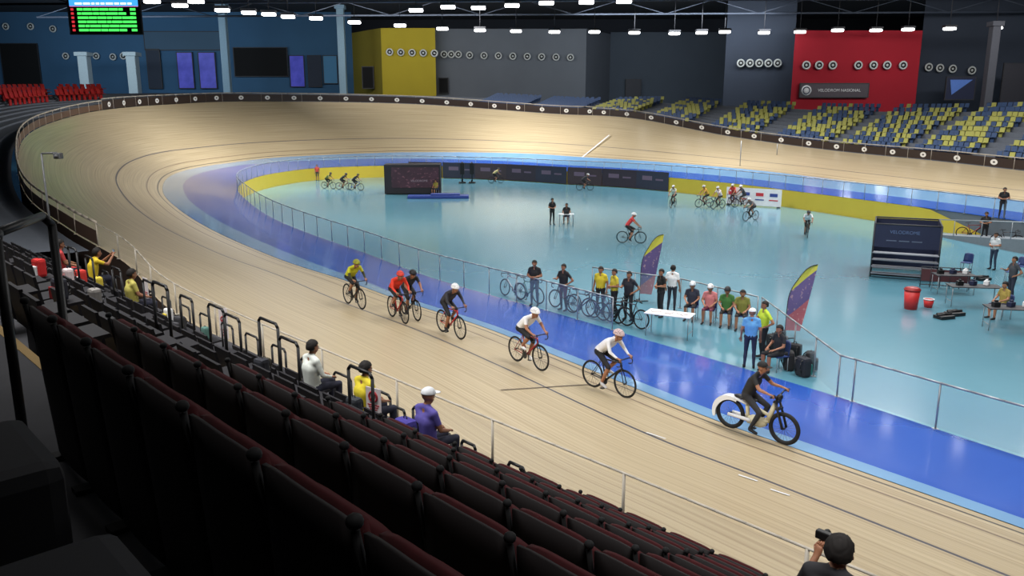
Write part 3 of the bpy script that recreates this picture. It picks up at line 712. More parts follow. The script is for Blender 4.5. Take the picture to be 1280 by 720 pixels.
# spectators
def spect(t,top,lab,ps='sit',k=KL,**kw):
    pseat(RN[k]+.05,t,floorz(k)); return person(ps,NT(RN[k]+.1,t,floorz(k)),RZN,top,(40,42,60),lab,calf=(40,42,60),**kw)
t1,t2,t3,t4=spt
spect(t1,(225,230,222),'person in pale shirt sitting in grandstand facing track',arm=(225,230,222),sc=.9)
spect(t2,(225,205,50),'person in yellow shirt sitting in grandstand facing track',sc=.9)
spect(t3,(90,80,160),'person in purple shirt and white cap sitting facing track',cover='cap',ccol=(225,228,232),sc=.88)
o=spect(t4,(225,195,45),'person in yellow shirt leaning forward holding up phone','phone',sc=.98)
def phone(o,off,lab='black smartphone held up in landscape orientation'):
    bm=bmesh.new(); box(bm,(0,0,0),(.012,.15,.075),0,bev=.004); box(bm,(-.007,0,0),(.001,.14,.066),1)
    p=mk('smartphone',me_of(bm,'phone',[BLACK,mat('screen_glow',S(120,140,160),.2,emit=.4)]),None,o.matrix_basis@V(off),RZN); tag(p,lab,'phone')
phone(o,(.57,0,1.17))
o=person('camside',NT(5.48,2.30,floorz(KL)-.02),RZN,(40,40,44),(40,42,50),'person with dark hair holding up small camera',calf=(40,42,50),sc=1.08)
bm=bmesh.new(); box(bm,(0,0,0),(.06,.12,.07),0,bev=.012); tube(bm,(.03,0,0),(.075,0,0),.028,.028,14); tag(mk('camera_compact',me_of(bm,'cam',[BLACK]),None,o.matrix_basis@V((.33,.25,1.10)),RZN),'small black compact camera held up in hand','camera')
def bag(loc,rz,c1,c2,lab,s=1,cat='bag',name='backpack'):
    e=empty(name,loc,rz); tag(e,lab,cat)
    bm=bmesh.new(); box(bm,(0,0,.22*s),(.22*s,.32*s,.44*s),0,bev=.07*s); mk('body',me_of(bm,'b',[cm(c1)]),e)
    bm=bmesh.new(); box(bm,(-.13*s,0,.16*s),(.07*s,.24*s,.24*s),0,bev=.025*s); mk('pocket',me_of(bm,'b',[cm(c2)]),e)
    for q in (-.09,.09):
        bm=bmesh.new(); path(bm,[(.1*s,q*s,.4*s),(.15*s,q*s,.34*s),(.16*s,q*s,.2*s),(.1*s,q*s,.08*s)],.012*s,6); mk('strap',me_of(bm,'b',[BLACK]),e)
    bm=bmesh.new(); path(bm,[(0,-.04*s,.43*s),(0,-.03*s,.48*s),(0,.03*s,.48*s),(0,.04*s,.43*s)],.008*s,6)
    mk('handle',me_of(bm,'b',[BLACK]),e)
bag(NT(RN[KL]-.22,t3,floorz(KL)+.48),RZN,(70,60,150),(150,190,60),'purple and green backpack worn on back',.85)
for (x,y,c1,c2) in ((965,440,(30,30,34),(50,50,54)),(985,462,(28,28,30),(60,60,64)),(1003,470,(34,36,44),(40,120,110)),(992,452,(30,30,34),(40,40,44)),(975,434,(34,34,38),(90,90,90)),(1012,463,(26,26,30),(40,40,44))):
    m=drop(hit(x,y)); bag(m,radians(random.randint(150,260)),c1,c2,'dark sports backpack resting on infield floor',1.25)
for (k,t,c1,c2,s) in ((3,14.5,(210,40,40),(230,230,230),1),(4,15.5,(225,205,205),(210,50,50),1),(5,17.2,(220,60,50),(235,235,230),1.1),(6,13.8,(60,60,64),(90,90,95),.9),(3,11.6,(150,145,140),(60,60,60),.9),(6,18.3,(225,200,70),(210,210,210),1),(2,10.5,(60,60,70),(170,40,40),.9),(7,16,(235,235,235),(210,190,60),.9),(6,20,(210,60,60),(60,60,60),1),(7,14.2,(90,130,120),(60,60,60),.8),(5,9.4,(50,52,60),(80,80,90),.9),(6,10.6,(70,66,50),(60,60,60),.8),(6,8.2,(50,54,60),(30,60,56),.9)):
    bag(NT(RN[k]+.03,t,floorz(k)+.43),RZN+.3*random.random(),c1,c2,'soft bag resting on a charcoal grandstand seat',s*.68); pseat(RN[k],t,floorz(k))
for (k,t,c,l) in ((6,16.4,(190,180,90),'person in khaki shirt sitting in grandstand'),(5,18.9,(190,60,60),'person in red shirt sitting in grandstand'),(6,21.5,(100,90,90),'person in brown shirt sitting in grandstand')):
    spect(t,c,l,k=k,sc=.88)
def sign(p,rz,w,h,lab,ring=True):
    e=empty('notice_sign',p,rz); tag(e,lab,'sign')
    bpart('board',(0,0,0),(.012,w,h),mat('paper_white',S(235,225,225),.7),e)
    SR_=mat('sign_red',S(180,50,60),.6)
    if ring:
        bm=bmesh.new(); torus(bm,(-.009,0,h*.14),w*.27,.014,0,'X',24,6); tube(bm,(-.01,-w*.2,h*.14+w*.2),(-.01,w*.2,h*.14-w*.2),.012,.012,6); mk('symbol',me_of(bm,'sym',[SR_]),e)
    for i in range(3): bpart('text_line',(-.008,0,-h*(.2+.09*i)),(.004,w*(.8-.15*i),h*.035),SR_,e)
p=PY(467,500,NT(RN[KL]-.3,t2-.5,3).y); sign(p,RZN+.25,.25,.33,'white notice with red prohibition ring fixed to seat')
p=PY(182,360,17.0); sign(p,RZN,.3,.45,'white paper notice fixed to guard rail',False)
p=cr(2,7.0)+V((-.15,-.15,.45)); sign(p+V((0,0,.1)),RZN+.5,.22,.7,'tall white notice with red marks on balustrade')
p=V((PY(65,300,22).x,22,2.2)); top=PY(57,192,22.0)
e=empty('camera_pole',(p.x,22,2.2)); tag(e,'thin grey pole carrying small camera beside track balustrade','pole'); h=top.z-2.2
bm=bmesh.new(); tube(bm,(0,0,0),(0,0,h),.03,.025,10); mk('pole',me_of(bm,'pole',[mat('pole_grey',S(96,98,100),.5)]),e)
bm=bmesh.new(); tube(bm,(0,0,h),(.42,0,h+.02),.025,.025,8); box(bm,(.45,0,h-.06),(.2,.16,.16),bev=.02); tube(bm,(.45,-.08,h-.06),(.45,-.14,h-.08),.05,.05,12); mk('camera_head',me_of(bm,'head',[MC['pole_grey']]),e)

# ---------------------------------------------------------------- infield objects
def table(loc,rz,w,d,h,label,topm):
    e=empty('table',loc,rz); tag(e,label,'table')
    bm=bmesh.new(); box(bm,(0,0,h),(w,d,.035),bev=.008); mk('table_top',me_of(bm,'top',[topm]),e)
    bm=bmesh.new(); tube(bm,(0,0,0),(0,0,h),.016,.016); lm=me_of(bm,'leg',[STEEL])
    for x in (-w/2+.06,w/2-.06):
        for y in (-d/2+.06,d/2-.06): mk('leg',lm,e,(x,y,0))
    for x in (-w/2+.06,w/2-.06):
        bm=bmesh.new(); tube(bm,(x,-d/2+.06,.2),(x,d/2-.06,.2),.012); mk('brace',me_of(bm,'br',[STEEL]),e)
    return e
m=drop(hit(836,420)); table(m,radians(-28),1.5,.7,.75,'white folding table with papers beside clear fence',WHITE)
for i in range(3):
    bm=bmesh.new(); box(bm,(0,0,.02),(.3,.22,.04),bev=.005); tag(mk('paper_stack',me_of(bm,'p',[mat('paper_white',(.8,.8,.8))]),None,(m.x-.4+.38*i,m.y+.2-.2*i,.768),i),'stack of white papers on folding table','papers')
m=drop(hit(707,280)); table(m+V((0,-.6,0)),0,1.0,.5,.72,'small white table beside two people in black',WHITE)
bm=bmesh.new(); box(bm,(0,0,.01),(.34,.24,.02)); box(bm,(0,.13,.12),(.34,.015,.22),0,R=Matrix.Rotation(-.25,3,'X')); tag(mk('laptop',me_of(bm,'l',[BLACK]),None,m+V((0,-.6,.74)),pi),'open black laptop on small white table','laptop')
for (x,y,r,w,l) in ((1215,382,-.15,1.8,'long dark table with equipment on infield'),(1262,412,-.2,1.6,'dark folding table beside seated person'),(1190,366,-.1,1.5,'long dark table with equipment beside banner booth')):
    m=drop(hit(x,y)); table(m,r,w,.7,.75,l,DARK)
    for i in range(3):
        bm=bmesh.new(); box(bm,(0,0,.08),(.22,.18,.16),0,bev=.02); box(bm,(0,0,.19),(.1,.08,.06),0,bev=.01)
        tag(mk('equipment_case',me_of(bm,'c',[[BLACK,NAVY,WHITE][i]]),None,m+V((-.5+.5*i,.1,.768)),i*.4),'small equipment case on dark table','case')
for (x,y) in ((1180,398),(1204,352),(1228,350),(1193,394)):
    m=drop(hit(x,y)); bm=bmesh.new(); box(bm,(0,0,.06),(.6,.4,.12),0,bev=.02); tube(bm,(-.3,0,.14),(.3,0,.14),.05); tube(bm,(-.2,.12,.14),(.2,.12,.14),.05); tag(mk('bike_roller',me_of(bm,'r',[BLACK]),None,m,.3),'black bicycle training roller lying on floor','bike roller')
for (x,y) in ((1207,340),(1262,352),(1275,345)):
    m=drop(hit(x,y)); chair(m,radians(random.randint(150,250)),'dark blue plastic chair beside equipment tables')
m=drop(hit(1138,386)); e=empty('rubbish_bin',m); tag(e,'red cylindrical plastic bin with lid beside navy booth','bin')
bm=bmesh.new(); tube(bm,(0,0,0),(0,0,.7),.22,.27,24); mk('bin_body',me_of(bm,'b',[mat('bin_red',S(196,44,44),.5)]),e)
bm=bmesh.new(); tube(bm,(0,0,.7),(0,0,.76),.29,.28,24); ball(bm,(0,0,.76),(.27,.27,.08)); mk('lid',me_of(bm,'l',[mat('red_lid',S(150,30,30),.4)]),e)
m=drop(hit(1160,384)); e=empty('bucket',m); tag(e,'small red bucket with white rim on teal floor','bucket')
bm=bmesh.new(); tube(bm,(0,0,0),(0,0,.3),.14,.18,20); mk('bucket_body',me_of(bm,'b',[MC['bin_red']]),e); bm=bmesh.new(); torus(bm,(0,0,.31),.18,.018,0,'Z',24,6); mk('rim',me_of(bm,'l',[WHITE]),e)
def flag(x,y,h,w,fm,rz,lab):
    m=drop(hit(x,y)); e=empty('feather_flag',m,rz); tag(e,lab,'flag')
    n=28
    pc=lambda t:V((w*(.06*t+.94*max(0,(t-.45)/.55)**2.6),0,h*(t if t<.8 else .8+.2*sin((t-.8)/.2*pi/2)*.95)))
    bm=bmesh.new(); path(bm,[pc(i/n) for i in range(n+1)],.014,6,0,False); mk('pole',me_of(bm,'p',[DARK]),e)
    bm=bmesh.new(); prev=None; tip=pc(1)
    for i in range(n+1):
        t=.12+.88*i/n; a=pc(t); f=i/n
        b=V((w*(.55+.47*f**.9),0,h*(.10+(tip.z/h-.10)*f)))
        cur=(bm.verts.new(a+V((.012,0,0))),bm.verts.new((a+b)/2+V((0,.03*sin(t*9),0))),bm.verts.new(b))
        if prev:
            bm.faces.new((prev[0],cur[0],cur[1],prev[1])); bm.faces.new((prev[1],cur[1],cur[2],prev[2]))
        prev=cur
    mk('flag_cloth',me_of(bm,'c',[fm]),e)
    bm=bmesh.new()
    for a in (0,pi/2): box(bm,(0,0,.02),(.7,.05,.03),0,a)
    tube(bm,(0,0,0),(0,0,.15),.03); mk('base',me_of(bm,'b',[BLACK]),e)
flag(799,377,2.6,.86,MC['flag_cloth'],radians(8),'purple and yellow feather banner flag on cross base')
flag(980,424,2.4,.98,MC['flag_cloth_b'],radians(12),'purple, pink and yellow feather banner flag on cross base')
# navy booth
m=drop(hit(1128,342)); e=empty('display_booth',m,radians(-25)); tag(e,'navy banner booth with shelves and open framed side','booth')
W,D,Hh=2.6,2.6,2.35
bm=bmesh.new()
for x in (-W/2,W/2):
    for y in (-D/2,D/2): tube(bm,(x,y,0),(x,y,Hh),.04,.04,8)
for y in (-D/2,D/2):
    for z in (Hh,.1): tube(bm,(-W/2,y,z),(W/2,y,z),.035)
for x in (-W/2,W/2):
    for z in (Hh,.1): tube(bm,(x,-D/2,z),(x,D/2,z),.035)
mk('frame',me_of(bm,'f',[DARK]),e)
for c,s in (((W/2,0,Hh/2),(.03,D,Hh-.1)),((0,D/2,Hh/2),(W,.03,Hh-.1)),((0,-D/2,Hh*.78),(W,.03,Hh*.42)),((-W/2,0,Hh*.5),(.03,D,Hh*.95))): bpart('banner_panel',c,s,NAVY,e)
SHG=mat('shelf_grey',S(120,126,136),.5)
for i in range(4): bpart('shelf',(0,-D/2-.02,.2+.3*i),(W,.5,.03),SHG,e)
t=mk('lettering',text_mesh('VELODROME',.2,mat('logo_blue',S(96,116,156),.5)),e,(-.1,-D/2-.03,Hh*.86)); t.rotation_euler=(pi/2,0,0)
PG=mat('print_grey',S(100,110,132),.5)
for i in range(3): bpart('printed_mark',(W/2+.02,-.6+.5*i,1.25+.22*i),(.01,.4,.08),PG,e)
for i in range(3): bpart('printed_mark',(-.6+.5*i,-D/2-.02,Hh*.7),(.4,.01,.04),PG,e)
m=drop(hit(1180,360)); e=empty('barrier_frame',m,radians(-20)); tag(e,'low dark folding barrier frame beside navy booth','barrier')
bm=bmesh.new()
for i in range(6): tube(bm,(-.9+.36*i,0,0),(-.9+.36*i,0,.85),.018)
tube(bm,(-.9,0,.85),(.9,0,.85),.02); tube(bm,(-.9,0,.1),(.9,0,.1),.02); mk('frame',me_of(bm,'f',[DARK]),e)
bpart('fabric_panel',(0,0,.5),(1.8,.02,.5),mat('panel_brownred',S(80,40,44),.7),e)
# dark far booth with a printed picture
m=drop(hit(516,243)); e=empty('banner_booth',m,radians(3)); tag(e,'dark printed booth with reddish picture on infield','booth')
def f_pic(nt,b):
    tc=nt.nodes.new('ShaderNodeTexCoord'); n=noise(nt,tc.outputs['Object'],.9,detail=5); n2=noise(nt,tc.outputs['Object'],2.5,(1,1,3))
    c=mixc(nt,n,S(20,18,26),S(84,50,66)); c=mixc(nt,math_n(nt,'MULTIPLY',math_n(nt,'GREATER_THAN',n2,.62),.5),c,S(150,100,110)); nt.links.new(c,b.inputs['Base Color'])
node_mat('booth_picture',f_pic,.6)
bm=bmesh.new(); box(bm,(0,1,1.35),(5.0,2.0,2.6),0,bev=.05); mk('body',me_of(bm,'b',[mat('booth_dark',S(30,28,34),.6)]),e)
bpart('printed_picture',(.25,-.02,1.5),(4.2,.03,1.8),MC['booth_picture'],e)
t=mk('lettering',text_mesh('VELODROME',.26,mat('print_white',S(150,136,146),.5)),e,(.6,-.05,1.2)); t.rotation_euler=(pi/2,0,0)
m=drop(hit(535,246)); bm=bmesh.new(); box(bm,(0,0,.12),(5.2,1.4,.24),0,bev=.05); box(bm,(.6,.1,.30),(2.5,.9,.14),0,bev=.04); tag(mk('crash_mat',me_of(bm,'m',[mat('mat_blue',S(30,56,130),.6)]),None,m+V((1,-1,0)),.05),'blue padded mats stacked on floor beside dark booth','mat')
# white banner
m=drop(hit(941,258)); e=empty('banner_board',m,radians(-38)); tag(e,'long white sponsor board with colored logos','banner')
bpart('board',(0,0,.75),(4.4,.04,1.3),WHITE,e)
LM=[mat('logo_red',S(190,50,60),.5),mat('logo_navy',S(50,70,140),.5)]
for i,x in enumerate((-1.7,-.6,.5,1.6)): bpart('logo',(x,-.03,.95),(.6,.02,.25),LM[i%2],e); bpart('logo',(x,-.03,.55),(.7,.02,.08),LM[1-i%2],e)
for x in (-2,0,2): bpart('foot',(x,.0,.05),(.05,.6,.1),DARK,e)
bc=[S(52,44,56),S(44,48,66),S(64,52,58)]; i=0
BPm=mat('banner_print',S(110,92,112),.6)
for (u,p) in arc_pts(0,18.35,21.3,4.0):
    n,t=outn(u); q=cr(0,u+.03)-cr(0,u-.03); rz=atan2(q.y,q.x)
    e=empty('wall_banner',(p.x-n.x*.15,p.y-n.y*.15,0),rz); tag(e,'dark printed banner hung on infield wall','banner','printed banners on the infield wall')
    bpart('cloth',(0,0,.9),(3.95,.04,1.7),mat('banner_%d'%(i%3),bc[i%3],.7),e)
    sd=1 if V((-sin(rz),cos(rz),0)).dot(n)<0 else -1
    bpart('printed_mark',(-.6,sd*.03,1.1),(1.2,.02,.4),BPm,e); bpart('printed_mark',(.9,sd*.03,1.0),(.9,.02,.15),BPm,e); i+=1
for (x,y) in ((578,229),(590,229)):
    m=drop(hit(x,y)); bm=bmesh.new(); tube(bm,(0,0,.1),(0,0,2.2),.08,.08); box(bm,(0,0,.06),(.7,.7,.12)); box(bm,(0,0,1.5),(.45,.3,1.2),0,bev=.04); tag(mk('equipment_stand',me_of(bm,'s',[BLACK]),None,m),'tall dark equipment stand near far infield wall','stand')
for (x,y,yt) in ((923,240,176),(968,237,180)):
    m=drop(P(x,y,0)); t=PY(x+3,yt,m.y); pipe([m,V((m.x,m.y,t.z))],.04,'tall thin grey pole standing on infield','pole',STEEL,'pole')
bm=bmesh.new(); a=cr(0,24.6); b=cr(0,26.2); na=outn(24.6)[0]; nb=outn(26.2)[0]
A=[V((a.x,a.y,.02))-na*.1,V((b.x,b.y,1.25))-nb*.1,V((b.x,b.y,1.25))-nb*1.7,V((a.x,a.y,.02))-na*1.7]
topv=[bm.verts.new(p) for p in A]; bot=[bm.verts.new((p.x,p.y,0)) for p in A]
bm.faces.new(topv)
for i in range(4): bm.faces.new((topv[i],topv[(i+1)%4],bot[(i+1)%4],bot[i]))
e=empty('access_ramp'); tag(e,'grey access ramp with metal handrail beside yellow wall','ramp')
mk('ramp_body',me_of(bm,'r',[mat('ramp_grey',S(110,118,124),.7)]),e)
bm=bmesh.new(); tube(bm,A[3]+V((0,0,.9)),A[2]+V((0,0,.9)),.03)
for i in range(7):
    q=A[3].lerp(A[2],i/6); tube(bm,q,q+V((0,0,.9)),.022)
mk('handrail',me_of(bm,'r',[STEEL]),e)

# ---------------------------------------------------------------- outer stand ring + seats
def rise(u):
    tb=[(0,.12),(17,.12),(19,.15),(20,.18),(21,.30),(22,.36),(23,.40),(28,.42)]
    for (a,x),(b,y) in zip(tb,tb[1:]):
        if a<=u<=b: return x+(y-x)*(u-a)/(b-a)
    return .42
def ring(u):
    o=cr(2,u); n,t=outn(u); pts=[]; z0=o.z-.1
    pts.append(o+n*.3+V((0,0,-.1)))
    for j in range(10):
        d=1.2+.85*j; zz=z0+rise(u)*j
        pts.append(V((o.x,o.y,0))+n*d+V((0,0,zz))); pts.append(V((o.x,o.y,0))+n*d+V((0,0,zz+rise(u))))
    pts.append(V((o.x,o.y,0))+n*10.4+V((0,0,z0+rise(u)*10)))
    return pts
me=loft(ring,'ring_terrace',[mat('stand_concrete',S(112,118,128),.9)],lambda u,j,r,L:(L,j),[u for u in US if 9.5<=u<=26.9])
for p in me.polygons: p.use_smooth=False
tag(mk('grandstand_terrace',me),'grey stepped concrete terrace wrapping around outside of track','grandstand')
SY,SB,SR=bucket('bucket_seat',YEL),bucket('bucket_seat',BLU),bucket('bucket_seat',REDP)
blocks=[(598,648),(662,718),(733,788),(813,860),(884,942),(967,1032),(1049,1122),(1140,1215),(1245,1330)]
items=[]
for (u,p) in arc_pts(2,18.3,26.5,.52):
    n,t=outn(u); q=p+n*1.8; x=proj(q)[0]
    bi=[i for i,(a,b) in enumerate(blocks) if a<=x<=b]
    if not bi or x>1340: continue
    for j in range(10):
        d=1.2+.85*j+.5; z=p.z-.1+rise(u)*(j+1)
        loc=V((p.x,p.y,0))+n*d+V((0,0,z)); rz=atan2(-n.y,-n.x)
        y=False if bi[0]<2 else (random.random()<(.62 if 1<j<8 else .2))
        items.append(((loc-CP).length,loc,rz,y))
items.sort(key=lambda a:a[0])
for d,loc,rz,y in items[:290]:
    o=mk('stadium_seat',SY if y else SB,None,loc,rz); tag(o,'yellow plastic bucket seat on far terrace' if y else 'blue plastic bucket seat on far terrace','seat','plastic seats on the far grandstand')
bm=bmesh.new()
for d,loc,rz,y in items[290:]:
    nf=len(bm.faces); bm.from_mesh(SY); bm.faces.ensure_lookup_table(); bm.verts.ensure_lookup_table()
    fs=bm.faces[nf:]; vs=set(v for f in fs for v in f.verts); M=Matrix.Translation(loc)@Matrix.Rotation(rz,4,'Z')
    bmesh.ops.transform(bm,matrix=M,verts=list(vs))
    for f in fs: f.material_index=0 if y else 1
o=mk('stadium_seat_bank',me_of(bm,'bank',[YEL,BLU])); tag(o,'distant blocks of yellow and blue plastic seats','seats','plastic seats on the far grandstand','stuff')
for (u,p) in arc_pts(2,14.7,16.8,.75):
    n,t=outn(u)
    for j in (5,7,9):
        loc=V((p.x,p.y,0))+n*(1.2+.85*j+.4)+V((0,0,p.z-.1+rise(u)*(j+1)))
        x,y=proj(loc)
        if (0<x<60) or (74<x<128): o=mk('red_seat',SR,None,loc,atan2(-n.y,-n.x)); o.scale=(1.4,1.4,1.4); tag(o,'red plastic seat beyond banked bend','seat','red seats beyond the bend')

# ---------------------------------------------------------------- hall shell
def wallq(name,a,b,z0,z1,m):
    bm=bmesh.new(); a=V(a);b=V(b)
    bm.faces.new([bm.verts.new(p) for p in ((a.x,a.y,z0),(b.x,b.y,z0),(b.x,b.y,z1),(a.x,a.y,z1))]); return struct(mk(name,me_of(bm,name,[m])))
def wm(n,c): return mat(n,S(*c),.9,scale=.3,var=.1)
WG=wm('wall_grey',(104,110,118)); WD=wm('wall_dark',(52,60,74)); WB=wm('wall_blue',(58,98,132)); WY=wm('wall_yellow',(172,154,40)); WR=wm('wall_red',(160,22,40)); WM=wm('wall_mid',(74,84,96))
def gx(x,Y): return PY(x,100,Y).x
CZ=22
YL,YY,YB=126,119,122
wallq('wall_left',(-90,YL),(gx(442,YL),YL),0,CZ,WB)
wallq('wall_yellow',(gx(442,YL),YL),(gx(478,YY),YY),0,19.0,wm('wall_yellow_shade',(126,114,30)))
wallq('wall_yellow_face',(gx(478,YY),YY),(gx(545,YY),YY),0,19.0,WY)
wallq('wall_yellow_return',(gx(545,YY),YY),(gx(545,YB),YB),0,19.0,WY)
wallq('wall_back',(gx(545,YB),YB),(gx(732,YB),YB),0,19.2,WG)
wallq('wall_back_side',(gx(732,YB),YB),(gx(762,130),130),0,19.2,wm('wall_slate',(82,88,98)))
wallq('wall_recess',(gx(762,130),130),(gx(905,130),130),0,19.5,WM)
wallq('wall_recess_side',(gx(905,130),130),(gx(905,108),108),0,CZ,WD)
wallq('wall_right',(gx(905,108),108),(gx(990,105),105),0,CZ,WD)
wallq('wall_red',(gx(990,102),102),(gx(1147,102),102),0,17.0,WR)
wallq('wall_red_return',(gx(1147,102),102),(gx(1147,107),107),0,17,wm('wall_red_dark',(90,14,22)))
XR=gx(1147,107)
wallq('wall_far_right',(XR,107),(90,100),0,CZ,WD)
wallq('wall_upper',(gx(430,136),136),(90,134),15,CZ+1,wm('wall_black',(30,36,46)))
wallq('wall_near',(-90,-20),(90,-20),0,CZ,WD); wallq('wall_side',(90,-20),(90,140),0,CZ,WD); wallq('wall_end',(-90,-20),(-90,140),0,CZ,WD)
bm=bmesh.new(); bm.faces.new([bm.verts.new(p) for p in ((-90,-20,CZ),(90,-20,CZ),(90,140,CZ),(-90,140,CZ))]); struct(mk('ceiling',me_of(bm,'ceiling',[wm('ceiling_dark',(24,29,38))])))
def pillar(x,Y,w,z1,m,lab):
    p=PY(x,100,Y); e=empty('pillar',(p.x,Y,0)); tag(e,lab,'pillar')
    bm=bmesh.new(); box(bm,(0,0,z1/2),(w,w,z1),0,bev=.1); mk('shaft',me_of(bm,'p',[m]),e)
    bm=bmesh.new(); box(bm,(0,0,z1-.3),(w*1.4,w*1.4,.5)); mk('collar',me_of(bm,'p',[m]),e)
PB=mat('pillar_blue',S(140,170,188),.7)
pillar(284,116,1.0,CZ,PB,'pale blue concrete pillar beside concourse openings'); pillar(429,118,1.0,CZ,PB,'pale blue concrete pillar beside yellow wall'); pillar(1236,92,.9,17,mat('pillar_grey',S(70,72,80),.8),'grey concrete pillar on far concourse')
for x in (108,168): pillar(x,116,1.3,15.5,mat('pillar_pale',S(160,175,180),.8),'short pale concrete pillar beneath scoreboard')
def panel(name,x0,y0,x1,y1,Y,m,lab,cat):
    a=PY(x0,y0,Y);b=PY(x1,y1,Y); c=(a+b)/2
    e=empty(name,(c.x,Y,min(a.z,b.z))); tag(e,lab,cat); w=abs(b.x-a.x);h=abs(a.z-b.z)
    bpart('panel',(0,0,h/2),(w,.15,h),m,e)
    bm=bmesh.new()
    for s in (-1,1): box(bm,(s*(w/2+.06),0,h/2),(.12,.2,h+.24)); box(bm,(0,0,h/2+s*(h/2+.06)),(w,.2,.12))
    mk('frame',me_of(bm,'f',[DARK]),e); return e,w,h
def f_glow(nt,b):
    tc=nt.nodes.new('ShaderNodeTexCoord'); n=noise(nt,tc.outputs['Object'],.8); c=mixc(nt,n,S(16,30,120),S(80,80,190)); nt.links.new(c,b.inputs['Base Color']); nt.links.new(c,b.inputs['Emission Color']); b.inputs['Emission Strength'].default_value=.45
GL=node_mat('blue_glow',f_glow,.5)
VB=mat('void_black',S(8,9,12),.9)
LB=wm('concourse_lit',(84,140,180))
yl=YL-.3
panel('concourse_panel',180,40,280,62,yl,wm('concourse_band',(70,96,118)),'pale blue wall band above concourse openings','wall panel')
panel('lit_opening',221,66,243,110,yl,GL,'glowing blue and violet display panel on concourse','display'); panel('lit_opening',248,66,271,110,yl,GL,'glowing blue and violet display panel on concourse','display')  # blue-lit openings drawn as flat panels, the glow put into the material
panel('dark_opening',292,60,360,95,yl,VB,'wide black opening in blue concourse wall','opening'); panel('lit_opening',362,70,381,108,yl,GL,'narrow glowing violet panel for a lit opening on concourse','display')  # flat black panel stands in for the dark inside of the recess
panel('dark_opening',183,62,203,110,yl,WD,'dark recessed doorway in concourse wall','opening'); panel('dark_opening',385,70,402,108,yl,WD,'dark recessed doorway in concourse wall','opening')  # doorway recesses drawn as dark flat panels
panel('concourse_panel',404,70,422,104,yl,LB,'light blue lit wall panel on concourse','wall panel')
panel('concourse_door',453,84,467,110,YY+1.5,VB,'black door in yellow wall','door'); panel('concourse_door',549,98,560,116,YB-.3,VB,'black door in grey wall','door')
panel('dark_opening',0,55,52,106,yl,VB,'large dark opening in concourse wall','opening')  # dark panel drawn in place of the open recess
panel('concourse_door',783,100,800,122,129.5,mat('door_slate',S(46,50,60)),'dark doors in slate wall','door')
e,w,h=panel('wall_poster',1184,97,1216,124,101,NAVY,'dark blue poster with bright triangle on far wall','poster')
bm=bmesh.new(); bm.faces.new([bm.verts.new(p) for p in ((-w*.4,-.12,h*.9),(w*.4,-.12,h*.9),(-w*.3,-.12,h*.2))]); mk('triangle_mark',me_of(bm,'t',[mat('poster_blue',S(90,130,210),.6)]),e)
panel('wall_poster',1256,80,1290,138,99,mat('poster_dark',S(50,50,58)),'tall dark portrait poster on far wall','poster')
e,w,h=panel('wall_sign',1001,105,1084,121,101.6,mat('sign_grey',S(74,66,74)),'long grey sign with round emblem on red wall','sign')
t=mk('lettering',text_mesh('VELODROM NASIONAL',.5,WHITE),e,(.6,-.12,h*.5)); t.rotation_euler=(pi/2,0,0)
bm=bmesh.new(); tube(bm,(-w/2+.7,-.1,h/2),(-w/2+.7,-.16,h/2),.62,.62,24); torus(bm,(-w/2+.7,-.16,h/2),.4,.06,1,'Y',24,6); mk('emblem',me_of(bm,'em',[WHITE,NAVY]),e)
# scoreboard
e,w,h=panel('scoreboard',84,-6,178,42,92,mat('screen_black',S(6,20,12),.4),'large electronic scoreboard with green result lines','scoreboard')
a=PY(84,42,92).z
bpart('header_bar',(0,-.1,h*.80),(w*.96,.03,h*.2),mat('screen_blue',S(60,150,230),.5,emit=1.5),e)
SG=mat('screen_green',S(70,230,90),.5,emit=1.5); SW=mat('screen_white',S(235,240,245),.5,emit=1.5); SRd=mat('screen_red',S(220,50,60),.5,emit=1)
bpart('header_strip',(0,-.1,h*.71),(w*.96,.03,h*.02),SRd,e)
random.seed(3)
for i in range(6):
    z=h*(.63-.108*i); x=-w*.38
    while x<w*.25:
        l=random.uniform(.4,1.3); bpart('result_text',(x+l/2,-.1,z),(l,.03,h*.062),SG,e); x+=l+.08
    bpart('result_text',(w*.4,-.1,z),(.6,.03,h*.062),SG,e); bpart('rank_mark',(-w*.45,-.1,z),(.3,.03,h*.06),SRd,e)
x=-w*.4
while x<w*.35:
    l=random.uniform(.3,.8); bpart('title_text',(x+l/2,-.13,h*.78),(l,.03,h*.05),SW,e); x+=l+.15
for s in (-1,1):
    bm=bmesh.new(); tube(bm,(s*w*.35,.1,h),(s*w*.35,.1,CZ-a),.06); mk('hanger',me_of(bm,'r',[DARK]),e)
bm=bmesh.new(); torus(bm,(0,0,0),.42,.11,0,'Y',24,8); tube(bm,(0,-.05,0),(0,.4,0),.40,.40,20,1); tube(bm,(0,-.12,0),(0,.0,0),.10,.2,16,0); AD=me_of(bm,'diffuser',[mat('diffuser_white',S(200,204,202),.5),BLACK])
y3=YL-.41
dl=[(7,33,y3),(38,33,y3),(66,36,y3),(82,70,y3),(120,70,y3),(141,71,y3),(154,70,y3)]
dl+=[(487+14*i,65+.4*i,YY-.41) for i in range(5)]+[(555+9*i,68,YB-.41) for i in range(3)]
dl+=[(587+18*i,69+.4*i,YB-.41) for i in range(8)]
dl+=[(926+11.5*i,79,108-3*(926+11.5*i-905)/85-.55) for i in range(5)]+[(x,81.5,101.59) for x in (1008,1024,1041,1073,1092,1109,1129)]+[(x,yy,107-(PY(x,yy,106).x-XR)*7/(90-XR)-.55) for x,yy in ((1161,84),(1175,85),(1191,86),(1215,88))]
for x,y,Y in dl:
    o=mk('air_diffuser',AD,None,PY(x,y,Y)); tag(o,'round white air nozzle diffuser mounted on hall wall','air vent','round air diffusers on the hall walls')
